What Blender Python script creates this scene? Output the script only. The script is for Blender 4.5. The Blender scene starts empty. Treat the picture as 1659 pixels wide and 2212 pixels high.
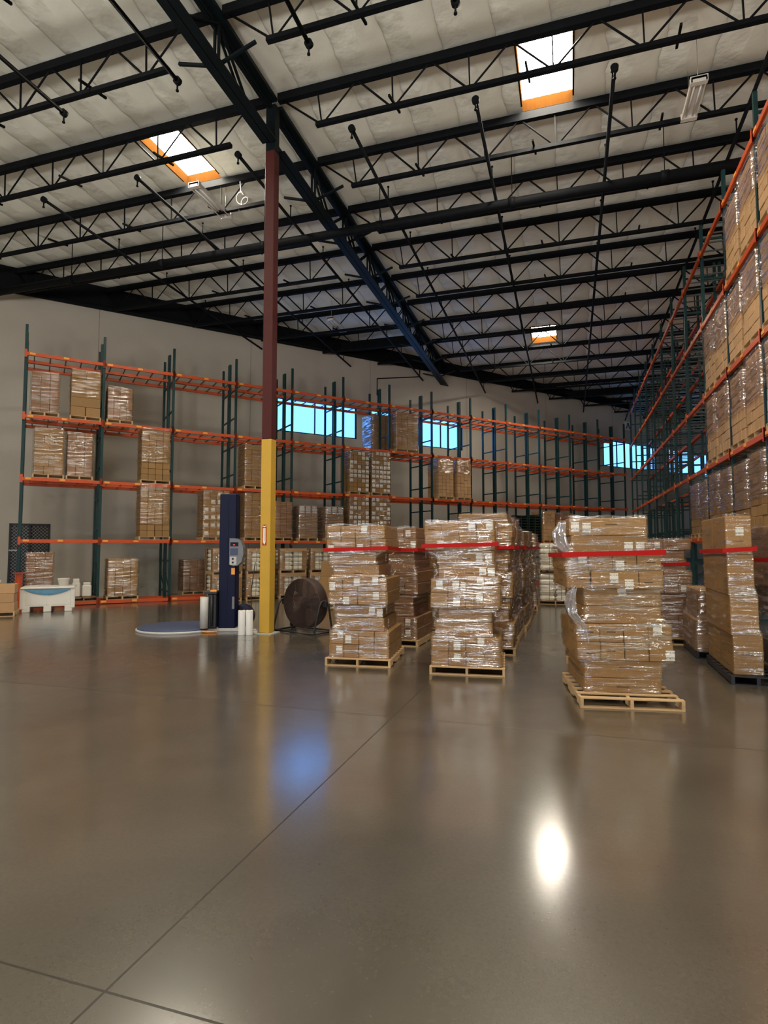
import bpy, math, random
from mathutils import Vector, Matrix
R = math.radians
rnd = random.Random(11)
S = bpy.context.scene
COL = S.collection

# ------------------------------------------------------------------ camera
F_PX, CX, CY = 1265.0, 829.5, 1106.0
cam_d = bpy.data.cameras.new('camera'); cam = bpy.data.objects.new('camera', cam_d); COL.objects.link(cam)
cam_d.sensor_fit = 'HORIZONTAL'; cam_d.sensor_width = 36.0; cam_d.lens = 36.0 * F_PX / 1659.0
cam_d.clip_end = 300
cam.location = (0, 0, 2.06)
cam.rotation_euler = (R(90 + 3.506), 0, R(17.578))
S.camera = cam

# ------------------------------------------------------------------ view, world
S.view_settings.view_transform = 'Standard'; S.view_settings.look = 'None'
S.view_settings.gamma = 1.0; S.view_settings.use_curve_mapping = False
S.view_settings.exposure = 0.08
SKY_STRENGTH = 3.7
SKYLIGHT_STRENGTH = 80.0
DOCK_FILL_STRENGTH = 130.0
CEILING_FILL_STRENGTH = 26000.0
W = bpy.data.worlds.new('sky'); S.world = W; W.use_nodes = True
bg = W.node_tree.nodes['Background']
bg.inputs[0].default_value = (0.13, 0.40, 1.0, 1); bg.inputs[1].default_value = SKY_STRENGTH
S.cycles.max_bounces = 9; S.cycles.diffuse_bounces = 4; S.cycles.glossy_bounces = 4
S.cycles.transparent_max_bounces = 14; S.cycles.transmission_bounces = 4
S.cycles.sample_clamp_indirect = 6.0

# lamps added at unseen dock doors, lighting the hall from behind the viewer
def fill_light(name, loc, rot, w, h, e, col=(1.0, 0.93, 0.82)):
    l = bpy.data.lights.new(name, 'AREA'); l.shape = 'RECTANGLE'; l.size = w; l.size_y = h
    l.energy = e; l.color = col
    o = bpy.data.objects.new(name, l); COL.objects.link(o); o.location = loc; o.rotation_euler = rot
    return o
DOCKS = [(-13.0, -9.4), (-5.4, -1.8), (2.0, 5.6)]
for a_, b_ in DOCKS:
    fill_light('dock_fill_lamp', ((a_+b_)/2, -13.25, 2.1), (R(90), 0, 0), b_-a_, 4.2, DOCK_FILL_STRENGTH)
# upward lamp added outside the doors to brighten the ceiling
fill_light('ceiling_fill_lamp', (-4.0, -17.5, 0.02), (R(180), 0, 0), 22.0, 8.0, CEILING_FILL_STRENGTH)

# ------------------------------------------------------------------ materials
def new_mat(name):
    m = bpy.data.materials.new(name); m.use_nodes = True
    nt = m.node_tree; nt.nodes.clear()
    out = nt.nodes.new('ShaderNodeOutputMaterial')
    return m, nt, out
def N(nt, t, **kw):
    n = nt.nodes.new(t)
    for k, v in kw.items():
        if k.startswith('i_'):
            n.inputs[k[2:].replace('_', ' ')].default_value = v
        else:
            setattr(n, k, v)
    return n
def L(nt, a, b): nt.links.new(a, b)

def simple(name, col, rough=0.5, metal=0.0, var=0.12, nscale=6.0, bump=0.0, bscale=60.0, spec=0.5, stretch=None, randvar=0.0):
    m, nt, out = new_mat(name)
    p = N(nt, 'ShaderNodeBsdfPrincipled'); L(nt, p.outputs[0], out.inputs[0])
    p.inputs['Roughness'].default_value = rough; p.inputs['Metallic'].default_value = metal
    p.inputs['Specular IOR Level'].default_value = spec
    tc = N(nt, 'ShaderNodeTexCoord')
    vec = tc.outputs['Object']
    if stretch:
        mp = N(nt, 'ShaderNodeMapping'); mp.inputs['Scale'].default_value = stretch
        L(nt, vec, mp.inputs[0]); vec = mp.outputs[0]
    nz = N(nt, 'ShaderNodeTexNoise'); nz.inputs['Scale'].default_value = nscale; nz.inputs['Detail'].default_value = 5
    L(nt, vec, nz.inputs['Vector'])
    mx = N(nt, 'ShaderNodeMix', data_type='RGBA')
    c = Vector(col)
    mx.inputs[6].default_value = (*(c * (1 - var)), 1); mx.inputs[7].default_value = (*[min(1, v * (1 + var)) for v in c], 1)
    L(nt, nz.outputs[0], mx.inputs[0])
    last = mx.outputs[2]
    if randvar:
        oi = N(nt, 'ShaderNodeObjectInfo')
        hs = N(nt, 'ShaderNodeHueSaturation')
        mr = N(nt, 'ShaderNodeMapRange'); mr.inputs[3].default_value = 1 - randvar; mr.inputs[4].default_value = 1 + randvar
        L(nt, oi.outputs['Random'], mr.inputs[0]); L(nt, mr.outputs[0], hs.inputs['Value'])
        L(nt, last, hs.inputs['Color']); last = hs.outputs[0]
    L(nt, last, p.inputs['Base Color'])
    if bump:
        n2 = N(nt, 'ShaderNodeTexNoise'); n2.inputs['Scale'].default_value = bscale; n2.inputs['Detail'].default_value = 3
        L(nt, vec, n2.inputs['Vector'])
        bp = N(nt, 'ShaderNodeBump'); bp.inputs['Strength'].default_value = bump; bp.inputs['Distance'].default_value = 0.02
        L(nt, n2.outputs[0], bp.inputs['Height']); L(nt, bp.outputs[0], p.inputs['Normal'])
    return m

M = {}
M['steel'] = simple('dark_painted_steel', (0.007, 0.008, 0.0095), 0.55, var=0.3, spec=0.05)
M['girder'] = simple('girder_steel', (0.006, 0.010, 0.012), 0.5, var=0.3, spec=0.10)
M['green'] = simple('rack_green_paint', (0.006, 0.036, 0.038), 0.4, var=0.25, spec=0.35)
M['orange'] = simple('rack_orange_paint', (0.53, 0.078, 0.018), 0.4, var=0.12)
M['clip'] = simple('amber_label_clip', (0.85, 0.33, 0.05), 0.45, var=0.1)
M['bar'] = simple('galvanised_crossbar', (0.09, 0.10, 0.10), 0.4, metal=0.3)
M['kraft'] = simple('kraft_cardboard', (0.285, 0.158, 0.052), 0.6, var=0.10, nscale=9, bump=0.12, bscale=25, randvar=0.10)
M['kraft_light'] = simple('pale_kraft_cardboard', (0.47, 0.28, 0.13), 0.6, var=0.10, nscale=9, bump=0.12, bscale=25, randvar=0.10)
M['kraft_dark'] = simple('shadow_brown_cardboard', (0.24, 0.12, 0.052), 0.6, var=0.10, nscale=9, randvar=0.12)  # darker kraft for the dim loads, their shade put into the colour
M['pallet'] = simple('raw_pallet_wood', (0.50, 0.335, 0.17), 0.7, var=0.3, nscale=3, stretch=(1, 8, 8), bump=0.3, bscale=12, randvar=0.12)
M['black_plastic'] = simple('black_plastic', (0.012, 0.012, 0.013), 0.45)
M['green_plastic'] = simple('dark_green_plastic', (0.012, 0.028, 0.020), 0.5, var=0.3)
M['red_tape'] = simple('red_band', (0.40, 0.010, 0.008), 0.5, spec=0.12, var=0.1)
M['yellow'] = simple('safety_yellow_paint', (0.56, 0.335, 0.036), 0.5, var=0.10, nscale=2.2)
M['red'] = simple('oxide_red_paint', (0.065, 0.012, 0.011), 0.5, spec=0.25, var=0.15)
M['sign_red'] = simple('sign_red', (0.42, 0.03, 0.015), 0.5)
M['sign_white'] = simple('sign_white', (0.90, 0.86, 0.80), 0.5, var=0.03)
M['black'] = simple('black_ink', (0.01, 0.01, 0.01), 0.6)
M['navy'] = simple('navy_machine_paint', (0.003, 0.006, 0.030), 0.5, var=0.15, spec=0.2)
M['grey_panel'] = simple('grey_panel_plastic', (0.16, 0.17, 0.18), 0.45)
M['silver'] = simple('light_grey_panel', (0.48, 0.48, 0.47), 0.4)
M['blue_grey'] = simple('blue_turntable_paint', (0.045, 0.065, 0.13), 0.5)
M['film_roll'] = simple('white_film_roll', (0.80, 0.80, 0.78), 0.3, var=0.04)
M['white_plastic'] = simple('off_white_plastic', (0.74, 0.72, 0.66), 0.45, var=0.06)
M['blue_liner'] = simple('blue_bag_liner', (0.10, 0.27, 0.42), 0.25, bump=0.6, bscale=20)
M['rust'] = simple('rusty_brown_grille', (0.05, 0.027, 0.021), 0.6, var=0.4, nscale=20)
M['bag'] = simple('white_woven_bag', (0.92, 0.88, 0.78), 0.55, var=0.05, bump=0.8, bscale=9)
M['sheet'] = simple('pale_grey_board', (0.42, 0.42, 0.37), 0.7, var=0.1)
M['curb'] = simple('skylight_curb_wood', (0.030, 0.0115, 0.0026), 0.8, spec=0.0, var=0.25, nscale=4, stretch=(8, 1, 1))
M['galv'] = simple('galvanised_tube', (0.42, 0.42, 0.40), 0.35, metal=0.6)
M['lamp_white'] = simple('white_lamp_housing', (0.62, 0.60, 0.55), 0.35)
M['led'] = simple('red_indicator', (0.8, 0.05, 0.02), 0.3)

def label_mat():
    m, nt, out = new_mat('white_shipping_label')
    p = N(nt, 'ShaderNodeBsdfPrincipled'); L(nt, p.outputs[0], out.inputs[0]); p.inputs['Roughness'].default_value = 0.5
    tc = N(nt, 'ShaderNodeTexCoord')
    sx = N(nt, 'ShaderNodeSeparateXYZ'); L(nt, tc.outputs['Generated'], sx.inputs[0])
    # one bar-code strip low on the label and one thin line of print high on it
    nz = N(nt, 'ShaderNodeTexNoise'); nz.inputs['Scale'].default_value = 26; nz.inputs['Detail'].default_value = 0
    mp = N(nt, 'ShaderNodeMapping'); mp.inputs['Scale'].default_value = (1, 0.02, 0.12); L(nt, tc.outputs['Generated'], mp.inputs[0]); L(nt, mp.outputs[0], nz.inputs['Vector'])
    def band(lo, hi):
        a = N(nt, 'ShaderNodeMath', operation='GREATER_THAN'); a.inputs[1].default_value = lo; L(nt, sx.outputs[2], a.inputs[0])
        b = N(nt, 'ShaderNodeMath', operation='LESS_THAN'); b.inputs[1].default_value = hi; L(nt, sx.outputs[2], b.inputs[0])
        c = N(nt, 'ShaderNodeMath', operation='MULTIPLY'); L(nt, a.outputs[0], c.inputs[0]); L(nt, b.outputs[0], c.inputs[1]); return c.outputs[0]
    s = N(nt, 'ShaderNodeMath', operation='ADD'); L(nt, band(0.14, 0.38), s.inputs[0]); L(nt, band(0.74, 0.84), s.inputs[1])
    g = N(nt, 'ShaderNodeMath', operation='GREATER_THAN'); g.inputs[1].default_value = 0.5; L(nt, nz.outputs[0], g.inputs[0])
    k = N(nt, 'ShaderNodeMath', operation='MULTIPLY'); L(nt, s.outputs[0], k.inputs[0]); L(nt, g.outputs[0], k.inputs[1])
    mx = N(nt, 'ShaderNodeMix', data_type='RGBA'); mx.inputs[6].default_value = (0.74, 0.73, 0.69, 1); mx.inputs[7].default_value = (0.12, 0.12, 0.12, 1)
    L(nt, k.outputs[0], mx.inputs[0]); L(nt, mx.outputs[2], p.inputs['Base Color'])
    return m
M['label'] = label_mat()
M['print'] = simple('brown_box_print', (0.09, 0.05, 0.022), 0.7)

def film_mat(name, haze=0.06, gloss=0.22, tint=(0.93, 0.92, 0.95), zscale=3.2, rough=0.08, bstr=0.8):
    m, nt, out = new_mat(name)
    tc = N(nt, 'ShaderNodeTexCoord')
    mp = N(nt, 'ShaderNodeMapping'); mp.inputs['Scale'].default_value = (1.1, 1.1, zscale * 4); mp.inputs['Rotation'].default_value = (R(6), R(-7), 0)
    L(nt, tc.outputs['Object'], mp.inputs[0])
    n1 = N(nt, 'ShaderNodeTexNoise'); n1.inputs['Scale'].default_value = 2.6; n1.inputs['Detail'].default_value = 2.5; n1.inputs['Roughness'].default_value = 0.45
    L(nt, mp.outputs[0], n1.inputs['Vector'])
    bp = N(nt, 'ShaderNodeBump'); bp.inputs['Strength'].default_value = bstr; bp.inputs['Distance'].default_value = 0.06
    L(nt, n1.outputs[0], bp.inputs['Height'])
    tr = N(nt, 'ShaderNodeBsdfTransparent'); tr.inputs[0].default_value = (*tint, 1)
    gl = N(nt, 'ShaderNodeBsdfGlossy'); gl.inputs['Roughness'].default_value = rough; gl.inputs['Color'].default_value = (0.95, 0.95, 0.95, 1)
    L(nt, bp.outputs[0], gl.inputs['Normal'])
    df = N(nt, 'ShaderNodeBsdfDiffuse'); df.inputs[0].default_value = (0.62, 0.60, 0.62, 1); L(nt, bp.outputs[0], df.inputs['Normal'])
    n2 = N(nt, 'ShaderNodeTexNoise'); n2.inputs['Scale'].default_value = 1.4; n2.inputs['Detail'].default_value = 3; L(nt, mp.outputs[0], n2.inputs['Vector'])
    mr = N(nt, 'ShaderNodeMapRange'); mr.inputs[1].default_value = 0.46; mr.inputs[2].default_value = 0.66; mr.inputs[3].default_value = gloss * 0.22; mr.inputs[4].default_value = gloss * 3.0
    L(nt, n2.outputs[0], mr.inputs[0])
    m1 = N(nt, 'ShaderNodeMixShader'); m1.inputs[0].default_value = haze; L(nt, tr.outputs[0], m1.inputs[1]); L(nt, df.outputs[0], m1.inputs[2])
    m2 = N(nt, 'ShaderNodeMixShader'); L(nt, mr.outputs[0], m2.inputs[0]); L(nt, m1.outputs[0], m2.inputs[1]); L(nt, gl.outputs[0], m2.inputs[2])
    L(nt, m2.outputs[0], out.inputs[0])
    return m
M['film'] = film_mat('stretch_film', haze=0.0, gloss=0.17, tint=(0.98, 0.965, 0.93))
M['film_thick'] = film_mat('cloudy_stretch_film', haze=0.06, gloss=0.26, tint=(0.92, 0.90, 0.93))
M['film_tail'] = film_mat('bunched_stretch_film', haze=0.35, gloss=0.34, tint=(0.85, 0.87, 0.95), zscale=0.5, bstr=1.0)

def glass_mat():
    m, nt, out = new_mat('window_glass')
    tr = N(nt, 'ShaderNodeBsdfTransparent'); tr.inputs[0].default_value = (0.93, 0.97, 1.0, 1)
    gl = N(nt, 'ShaderNodeBsdfGlossy'); gl.inputs['Roughness'].default_value = 0.03
    mx = N(nt, 'ShaderNodeMixShader'); mx.inputs[0].default_value = 0.06
    L(nt, tr.outputs[0], mx.inputs[1]); L(nt, gl.outputs[0], mx.inputs[2]); L(nt, mx.outputs[0], out.inputs[0]); return m
M['glass'] = glass_mat()

def emit_mat(name, col, s):
    m, nt, out = new_mat(name)
    e = N(nt, 'ShaderNodeEmission'); e.inputs[0].default_value = (*col, 1); e.inputs[1].default_value = s
    L(nt, e.outputs[0], out.inputs[0]); return m
M['sky_pane'] = emit_mat('daylit_acrylic_dome', (1.0, 0.90, 0.74), SKYLIGHT_STRENGTH)

def floor_mat():
    m, nt, out = new_mat('polished_concrete')
    p = N(nt, 'ShaderNodeBsdfPrincipled'); L(nt, p.outputs[0], out.inputs[0])
    g = N(nt, 'ShaderNodeNewGeometry')
    def noise(sc, det, rough=0.55, dist=0.0):
        n = N(nt, 'ShaderNodeTexNoise'); n.inputs['Scale'].default_value = sc; n.inputs['Detail'].default_value = det
        n.inputs['Roughness'].default_value = rough; n.inputs['Distortion'].default_value = dist
        L(nt, g.outputs['Position'], n.inputs['Vector']); return n.outputs[0]
    cr = N(nt, 'ShaderNodeValToRGB')
    cr.color_ramp.elements[0].position = 0.30; cr.color_ramp.elements[0].color = (0.050, 0.041, 0.028, 1)
    cr.color_ramp.elements[1].position = 0.72; cr.color_ramp.elements[1].color = (0.088, 0.074, 0.052, 1)
    L(nt, noise(0.55, 7, 0.6, 0.4), cr.inputs[0])
    fine = N(nt, 'ShaderNodeMapRange'); fine.inputs[1].default_value = 0.3; fine.inputs[2].default_value = 0.7; fine.inputs[3].default_value = 0.86; fine.inputs[4].default_value = 1.12
    L(nt, noise(38, 4), fine.inputs[0])
    mul = N(nt, 'ShaderNodeMix', data_type='RGBA', blend_type='MULTIPLY'); mul.inputs[0].default_value = 1
    L(nt, cr.outputs[0], mul.inputs[6]); L(nt, fine.outputs[0], mul.inputs[7])
    # dark specks
    v = N(nt, 'ShaderNodeTexVoronoi'); v.inputs['Scale'].default_value = 0.9; L(nt, g.outputs['Position'], v.inputs['Vector'])
    sp = N(nt, 'ShaderNodeMath', operation='LESS_THAN'); sp.inputs[1].default_value = 0.012; L(nt, v.outputs['Distance'], sp.inputs[0])
    # saw-cut joints
    sx = N(nt, 'ShaderNodeSeparateXYZ'); L(nt, g.outputs['Position'], sx.inputs[0])
    def joint(sock, off, pitch, wd):
        a = N(nt, 'ShaderNodeMath', operation='SUBTRACT'); a.inputs[1].default_value = off; L(nt, sock, a.inputs[0])
        b = N(nt, 'ShaderNodeMath', operation='PINGPONG'); b.inputs[1].default_value = pitch / 2; L(nt, a.outputs[0], b.inputs[0])
        c = N(nt, 'ShaderNodeMath', operation='LESS_THAN'); c.inputs[1].default_value = wd; L(nt, b.outputs[0], c.inputs[0]); return c.outputs[0]
    j1 = joint(sx.outputs[0], -2.10, 9.72, 0.007); j2 = joint(sx.outputs[1], 2.33, 4.65, 0.007)
    ad = N(nt, 'ShaderNodeMath', operation='MAXIMUM'); L(nt, j1, ad.inputs[0]); L(nt, j2, ad.inputs[1])
    ad2 = N(nt, 'ShaderNodeMath', operation='MAXIMUM'); L(nt, ad.outputs[0], ad2.inputs[0]); L(nt, sp.outputs[0], ad2.inputs[1])
    mx = N(nt, 'ShaderNodeMix', data_type='RGBA'); L(nt, ad2.outputs[0], mx.inputs[0]); L(nt, mul.outputs[2], mx.inputs[6]); mx.inputs[7].default_value = (0.03, 0.025, 0.02, 1)
    L(nt, mx.outputs[2], p.inputs['Base Color'])
    inv = N(nt, 'ShaderNodeMath', operation='SUBTRACT'); inv.inputs[0].default_value = 1.0; L(nt, ad.outputs[0], inv.inputs[1]); L(nt, inv.outputs[0], p.inputs['Coat Weight'])
    rr = N(nt, 'ShaderNodeMapRange'); rr.inputs[1].default_value = 0.3; rr.inputs[2].default_value = 0.7; rr.inputs[3].default_value = 0.34; rr.inputs[4].default_value = 0.44
    L(nt, noise(1.3, 5), rr.inputs[0]); L(nt, rr.outputs[0], p.inputs['Roughness'])
    p.inputs['IOR'].default_value = 1.45; p.inputs['Coat Weight'].default_value = 1.0; p.inputs['Coat IOR'].default_value = 2.9; p.inputs['Coat Roughness'].default_value = 0.165; p.inputs['Specular IOR Level'].default_value = 0.5
    bp = N(nt, 'ShaderNodeBump'); bp.inputs['Strength'].default_value = 0.04; bp.inputs['Distance'].default_value = 0.01
    L(nt, noise(9, 6, 0.6), bp.inputs['Height']); L(nt, bp.outputs[0], p.inputs['Normal'])
    return m
M['floor'] = floor_mat()

def ceil_mat():
    m, nt, out = new_mat('foil_faced_insulation')
    p = N(nt, 'ShaderNodeBsdfPrincipled'); L(nt, p.outputs[0], out.inputs[0])
    g = N(nt, 'ShaderNodeNewGeometry')
    sx = N(nt, 'ShaderNodeSeparateXYZ'); L(nt, g.outputs['Position'], sx.inputs[0])
    n = N(nt, 'ShaderNodeTexNoise'); n.inputs['Scale'].default_value = 0.9; n.inputs['Detail'].default_value = 4; L(nt, g.outputs['Position'], n.inputs['Vector'])
    # soft pillows between the sub-purlins that run along the building
    a = N(nt, 'ShaderNodeMath', operation='MULTIPLY_ADD'); a.inputs[1].default_value = 0.35; L(nt, n.outputs[0], a.inputs[0]); L(nt, sx.outputs[0], a.inputs[2])
    pp = N(nt, 'ShaderNodeMath', operation='PINGPONG'); pp.inputs[1].default_value = 0.61; L(nt, a.outputs[0], pp.inputs[0])
    sm = N(nt, 'ShaderNodeMath', operation='POWER'); sm.inputs[1].default_value = 0.55; L(nt, pp.outputs[0], sm.inputs[0])
    ad = N(nt, 'ShaderNodeMath', operation='MULTIPLY_ADD'); ad.inputs[1].default_value = 0.6; L(nt, n.outputs[0], ad.inputs[0]); L(nt, sm.outputs[0], ad.inputs[2])
    bp = N(nt, 'ShaderNodeBump'); bp.inputs['Strength'].default_value = 0.8; bp.inputs['Distance'].default_value = 0.22
    L(nt, ad.outputs[0], bp.inputs['Height']); L(nt, bp.outputs[0], p.inputs['Normal'])
    mx = N(nt, 'ShaderNodeMix', data_type='RGBA'); mx.inputs[6].default_value = (0.74, 0.745, 0.66, 1); mx.inputs[7].default_value = (0.84, 0.845, 0.76, 1)
    L(nt, n.outputs[0], mx.inputs[0]); L(nt, mx.outputs[2], p.inputs['Base Color'])
    p.inputs['Roughness'].default_value = 0.55; p.inputs['Specular IOR Level'].default_value = 0.3
    return m
M['ceiling'] = ceil_mat()

def wall_mat():
    m, nt, out = new_mat('painted_concrete_panel')
    p = N(nt, 'ShaderNodeBsdfPrincipled'); L(nt, p.outputs[0], out.inputs[0]); p.inputs['Roughness'].default_value = 0.75
    tc = N(nt, 'ShaderNodeTexCoord')
    n = N(nt, 'ShaderNodeTexNoise'); n.inputs['Scale'].default_value = 0.7; n.inputs['Detail'].default_value = 6; L(nt, tc.outputs['Object'], n.inputs['Vector'])
    mx = N(nt, 'ShaderNodeMix', data_type='RGBA'); mx.inputs[6].default_value = (0.47, 0.43, 0.36, 1); mx.inputs[7].default_value = (0.58, 0.54, 0.46, 1)
    L(nt, n.outputs[0], mx.inputs[0])
    sx = N(nt, 'ShaderNodeSeparateXYZ'); L(nt, tc.outputs['Object'], sx.inputs[0])
    b = N(nt, 'ShaderNodeMath', operation='PINGPONG'); b.inputs[1].default_value = 3.42; L(nt, sx.outputs[0], b.inputs[0])
    c = N(nt, 'ShaderNodeMath', operation='LESS_THAN'); c.inputs[1].default_value = 0.012; L(nt, b.outputs[0], c.inputs[0])
    m2 = N(nt, 'ShaderNodeMix', data_type='RGBA'); L(nt, c.outputs[0], m2.inputs[0]); L(nt, mx.outputs[2], m2.inputs[6]); m2.inputs[7].default_value = (0.25, 0.22, 0.18, 1)
    L(nt, m2.outputs[2], p.inputs['Base Color'])
    return m
M['wall'] = wall_mat()

# ------------------------------------------------------------------ mesh helpers
class MB:
    def __init__(s): s.v = []; s.f = []; s.smooth = []
    def quadbox(s, pts):
        i = len(s.v); s.v += [tuple(p) for p in pts]
        for q in ((0,3,2,1),(4,5,6,7),(0,1,5,4),(1,2,6,5),(2,3,7,6),(3,0,4,7)):
            s.f.append(tuple(i + k for k in q)); s.smooth.append(False)
        return s
    def box(s, x0, x1, y0, y1, z0, z1):
        return s.quadbox([(x0,y0,z0),(x1,y0,z0),(x1,y1,z0),(x0,y1,z0),(x0,y0,z1),(x1,y0,z1),(x1,y1,z1),(x0,y1,z1)])
    def cham(s, x0, x1, y0, y1, z0, z1, b):
        """box with all edges chamfered by b"""
        i = len(s.v)
        X = (x0, x1); Y = (y0, y1); Z = (z0, z1)
        idx = {}
        for a in (0,1):
            for c in (0,1):
                for d in (0,1):
                    sx, sy, sz = (1,-1)[a]*b, (1,-1)[c]*b, (1,-1)[d]*b
                    idx[a,c,d,'x'] = len(s.v); s.v.append((X[a], Y[c]+sy, Z[d]+sz))
                    idx[a,c,d,'y'] = len(s.v); s.v.append((X[a]+sx, Y[c], Z[d]+sz))
                    idx[a,c,d,'z'] = len(s.v); s.v.append((X[a]+sx, Y[c]+sy, Z[d]))
        def add(ids, flip=False):
            s.f.append(tuple(reversed(ids)) if flip else tuple(ids)); s.smooth.append(False)
        for a in (0,1):
            add([idx[a,0,0,'x'], idx[a,1,0,'x'], idx[a,1,1,'x'], idx[a,0,1,'x']], a == 0)
            add([idx[0,a,0,'y'], idx[1,a,0,'y'], idx[1,a,1,'y'], idx[0,a,1,'y']], a == 1)
            add([idx[0,0,a,'z'], idx[1,0,a,'z'], idx[1,1,a,'z'], idx[0,1,a,'z']], a == 0)
        for a in (0,1):
            for c in (0,1):
                add([idx[a,c,0,'x'], idx[a,c,1,'x'], idx[a,c,1,'y'], idx[a,c,0,'y']], (a ^ c) == 1)
                add([idx[a,0,c,'x'], idx[a,1,c,'x'], idx[a,1,c,'z'], idx[a,0,c,'z']], (a ^ c) == 0)
                add([idx[0,a,c,'y'], idx[1,a,c,'y'], idx[1,a,c,'z'], idx[0,a,c,'z']], (a ^ c) == 1)
        for a in (0,1):
            for c in (0,1):
                for d in (0,1):
                    add([idx[a,c,d,'x'], idx[a,c,d,'y'], idx[a,c,d,'z']], (a ^ c ^ d) == 0)
        return s
    def bar(s, p, q, w, t, up=(0,0,1)):
        p, q = Vector(p), Vector(q); d = (q - p).normalized(); u = Vector(up)
        if abs(d.dot(u)) > 0.98: u = Vector((0,1,0))
        a = d.cross(u).normalized() * (w/2); b = a.cross(d).normalized() * (t/2)
        return s.quadbox([p-a-b, p+a-b, p+a+b, p-a+b, q-a-b, q+a-b, q+a+b, q-a+b])
    def tube(s, pts, r, n=10, close=False, caps=True):
        pts = [Vector(p) for p in pts]; m = len(pts); i0 = len(s.v); prev = None
        for k, p in enumerate(pts):
            if close: d = (pts[(k+1) % m] - pts[k-1]).normalized()
            else: d = (pts[min(k+1, m-1)] - pts[max(k-1, 0)]).normalized()
            if prev is None:
                u = Vector((0,0,1)) if abs(d.z) < 0.9 else Vector((1,0,0))
                a = d.cross(u).normalized()
            else:
                a = (prev - d * prev.dot(d)).normalized()
            prev = a; b = d.cross(a)
            for j in range(n):
                t = 2*math.pi*j/n; s.v.append(tuple(p + (a*math.cos(t) + b*math.sin(t))*r))
        rr = m if close else m - 1
        for k in range(rr):
            for j in range(n):
                k2 = (k+1) % m
                s.f.append((i0+k*n+j, i0+k*n+(j+1)%n, i0+k2*n+(j+1)%n, i0+k2*n+j)); s.smooth.append(True)
        if caps and not close:
            s.f.append(tuple(i0+j for j in reversed(range(n)))); s.smooth.append(False)
            s.f.append(tuple(i0+(m-1)*n+j for j in range(n))); s.smooth.append(False)
        return s
    def cyl(s, p, q, r, n=16): return s.tube([p, q], r, n)
    def lathe(s, prof, n=32, c=(0,0,0), axis='z'):
        i0 = len(s.v)
        for (r, z) in prof:
            for j in range(n):
                t = 2*math.pi*j/n; a, b = r*math.cos(t), r*math.sin(t)
                p = (a, b, z) if axis == 'z' else (a, z, b)
                s.v.append((c[0]+p[0], c[1]+p[1], c[2]+p[2]))
        for k in range(len(prof)-1):
            for j in range(n):
                q = (i0+k*n+j, i0+k*n+(j+1)%n, i0+(k+1)*n+(j+1)%n, i0+(k+1)*n+j)
                s.f.append(q if axis == 'z' else q[::-1]); s.smooth.append(True)
        return s
    def poly(s, pts, flip=False):
        i = len(s.v); s.v += [tuple(p) for p in pts]; ids = tuple(range(i, i+len(pts)))
        s.f.append(ids[::-1] if flip else ids); s.smooth.append(False); return s
    def mesh(s, name, mat):
        me = bpy.data.meshes.new(name); me.from_pydata(s.v, [], s.f); me.update()
        me.polygons.foreach_set('use_smooth', s.smooth)
        me.materials.append(mat); return me

CACHE = {}
def cached(key, name, mat, fn):
    k = (key, mat.name)
    if k not in CACHE:
        mb = MB(); fn(mb); CACHE[k] = mb.mesh(name, mat)
    return CACHE[k]

def obj(name, me, parent=None, loc=None, rot=None, label=None):
    o = bpy.data.objects.new(name, me); COL.objects.link(o)
    if parent: o.parent = parent
    if loc is not None: o.location = loc
    if rot is not None: o.rotation_euler = rot
    if label: o['label'] = label
    return o
def tag(o, label, cat, group=None, kind=None):
    if label: o['label'] = label
    if cat: o['category'] = cat
    if group: o['group'] = group
    if kind: o['kind'] = kind
    return o
def thing(name, label, cat, loc=(0,0,0), rotz=0.0, group=None):
    o = bpy.data.objects.new(name, None); COL.objects.link(o); o.empty_display_size = 0.2
    o.location = loc; o.rotation_euler = (0, 0, rotz)
    return tag(o, label, cat, group)
def part(name, mb, mat, parent, loc=None, rot=None, label=None):
    return obj(name, mb.mesh(name, mat), parent, loc, rot, label)
def struct(name, mb, mat, parent=None, loc=None, rot=None):
    o = part(name, mb, mat, parent, loc, rot)
    if parent is None: o['kind'] = 'structure'
    return o
ORD = ['first','second','third','fourth','fifth','sixth','seventh','eighth','ninth','tenth','eleventh','twelfth','thirteenth','fourteenth','fifteenth','sixteenth','seventeenth','eighteenth','nineteenth','twentieth','twenty-first','twenty-second']

# ------------------------------------------------------------------ the hall's geometry
ANG = R(41.56); WV = Vector((math.sin(ang), math.cos(ang), 0)) if False else Vector((math.sin(ANG), math.cos(ANG), 0))
NV = Vector((WV.y, -WV.x, 0))                # from the far wall into the hall
P0 = Vector((-16.46, 17.50, 0))              # foot of the front posts of the far rack, s = 0
WALL_OFF = -4.1                              # face of the far wall behind the rack line
ROTA = math.pi/2 - ANG                       # rotation that turns +x along the far wall
def A(s, off=0.0, z=0.0):
    v = P0 + WV*s + NV*off; return Vector((v.x, v.y, z))
XL, XR_, YB = -27.5, 14.5, -13.0
def roof_z(y, z0): return z0 - 0.02*(y - 12.79)
def wall_x(y):                                # x of the far wall's face at a given y
    b = A(0, WALL_OFF); t = (y - b.y)/WV.y; return b.x + WV.x*t
def wall_y(x):
    b = A(0, WALL_OFF); t = (x - b.x)/WV.x; return b.y + WV.y*t
JY0, JP = 12.79, 2.49
SKYLIGHTS = [(-10.78, 14.1), (-0.35, 14.1), (-1.10, 31.35), (9.6, 14.1), (-20.5, -3.2), (-10.6, -3.2), (-0.4, -3.2), (9.6, -3.2), (9.6, 31.35), (-10.6, 5.6), (-0.4, 5.6), (9.6, 5.6)]  # the last three, out of view, are added for more light in the hall
SW, SD = 1.25, 2.36

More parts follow.
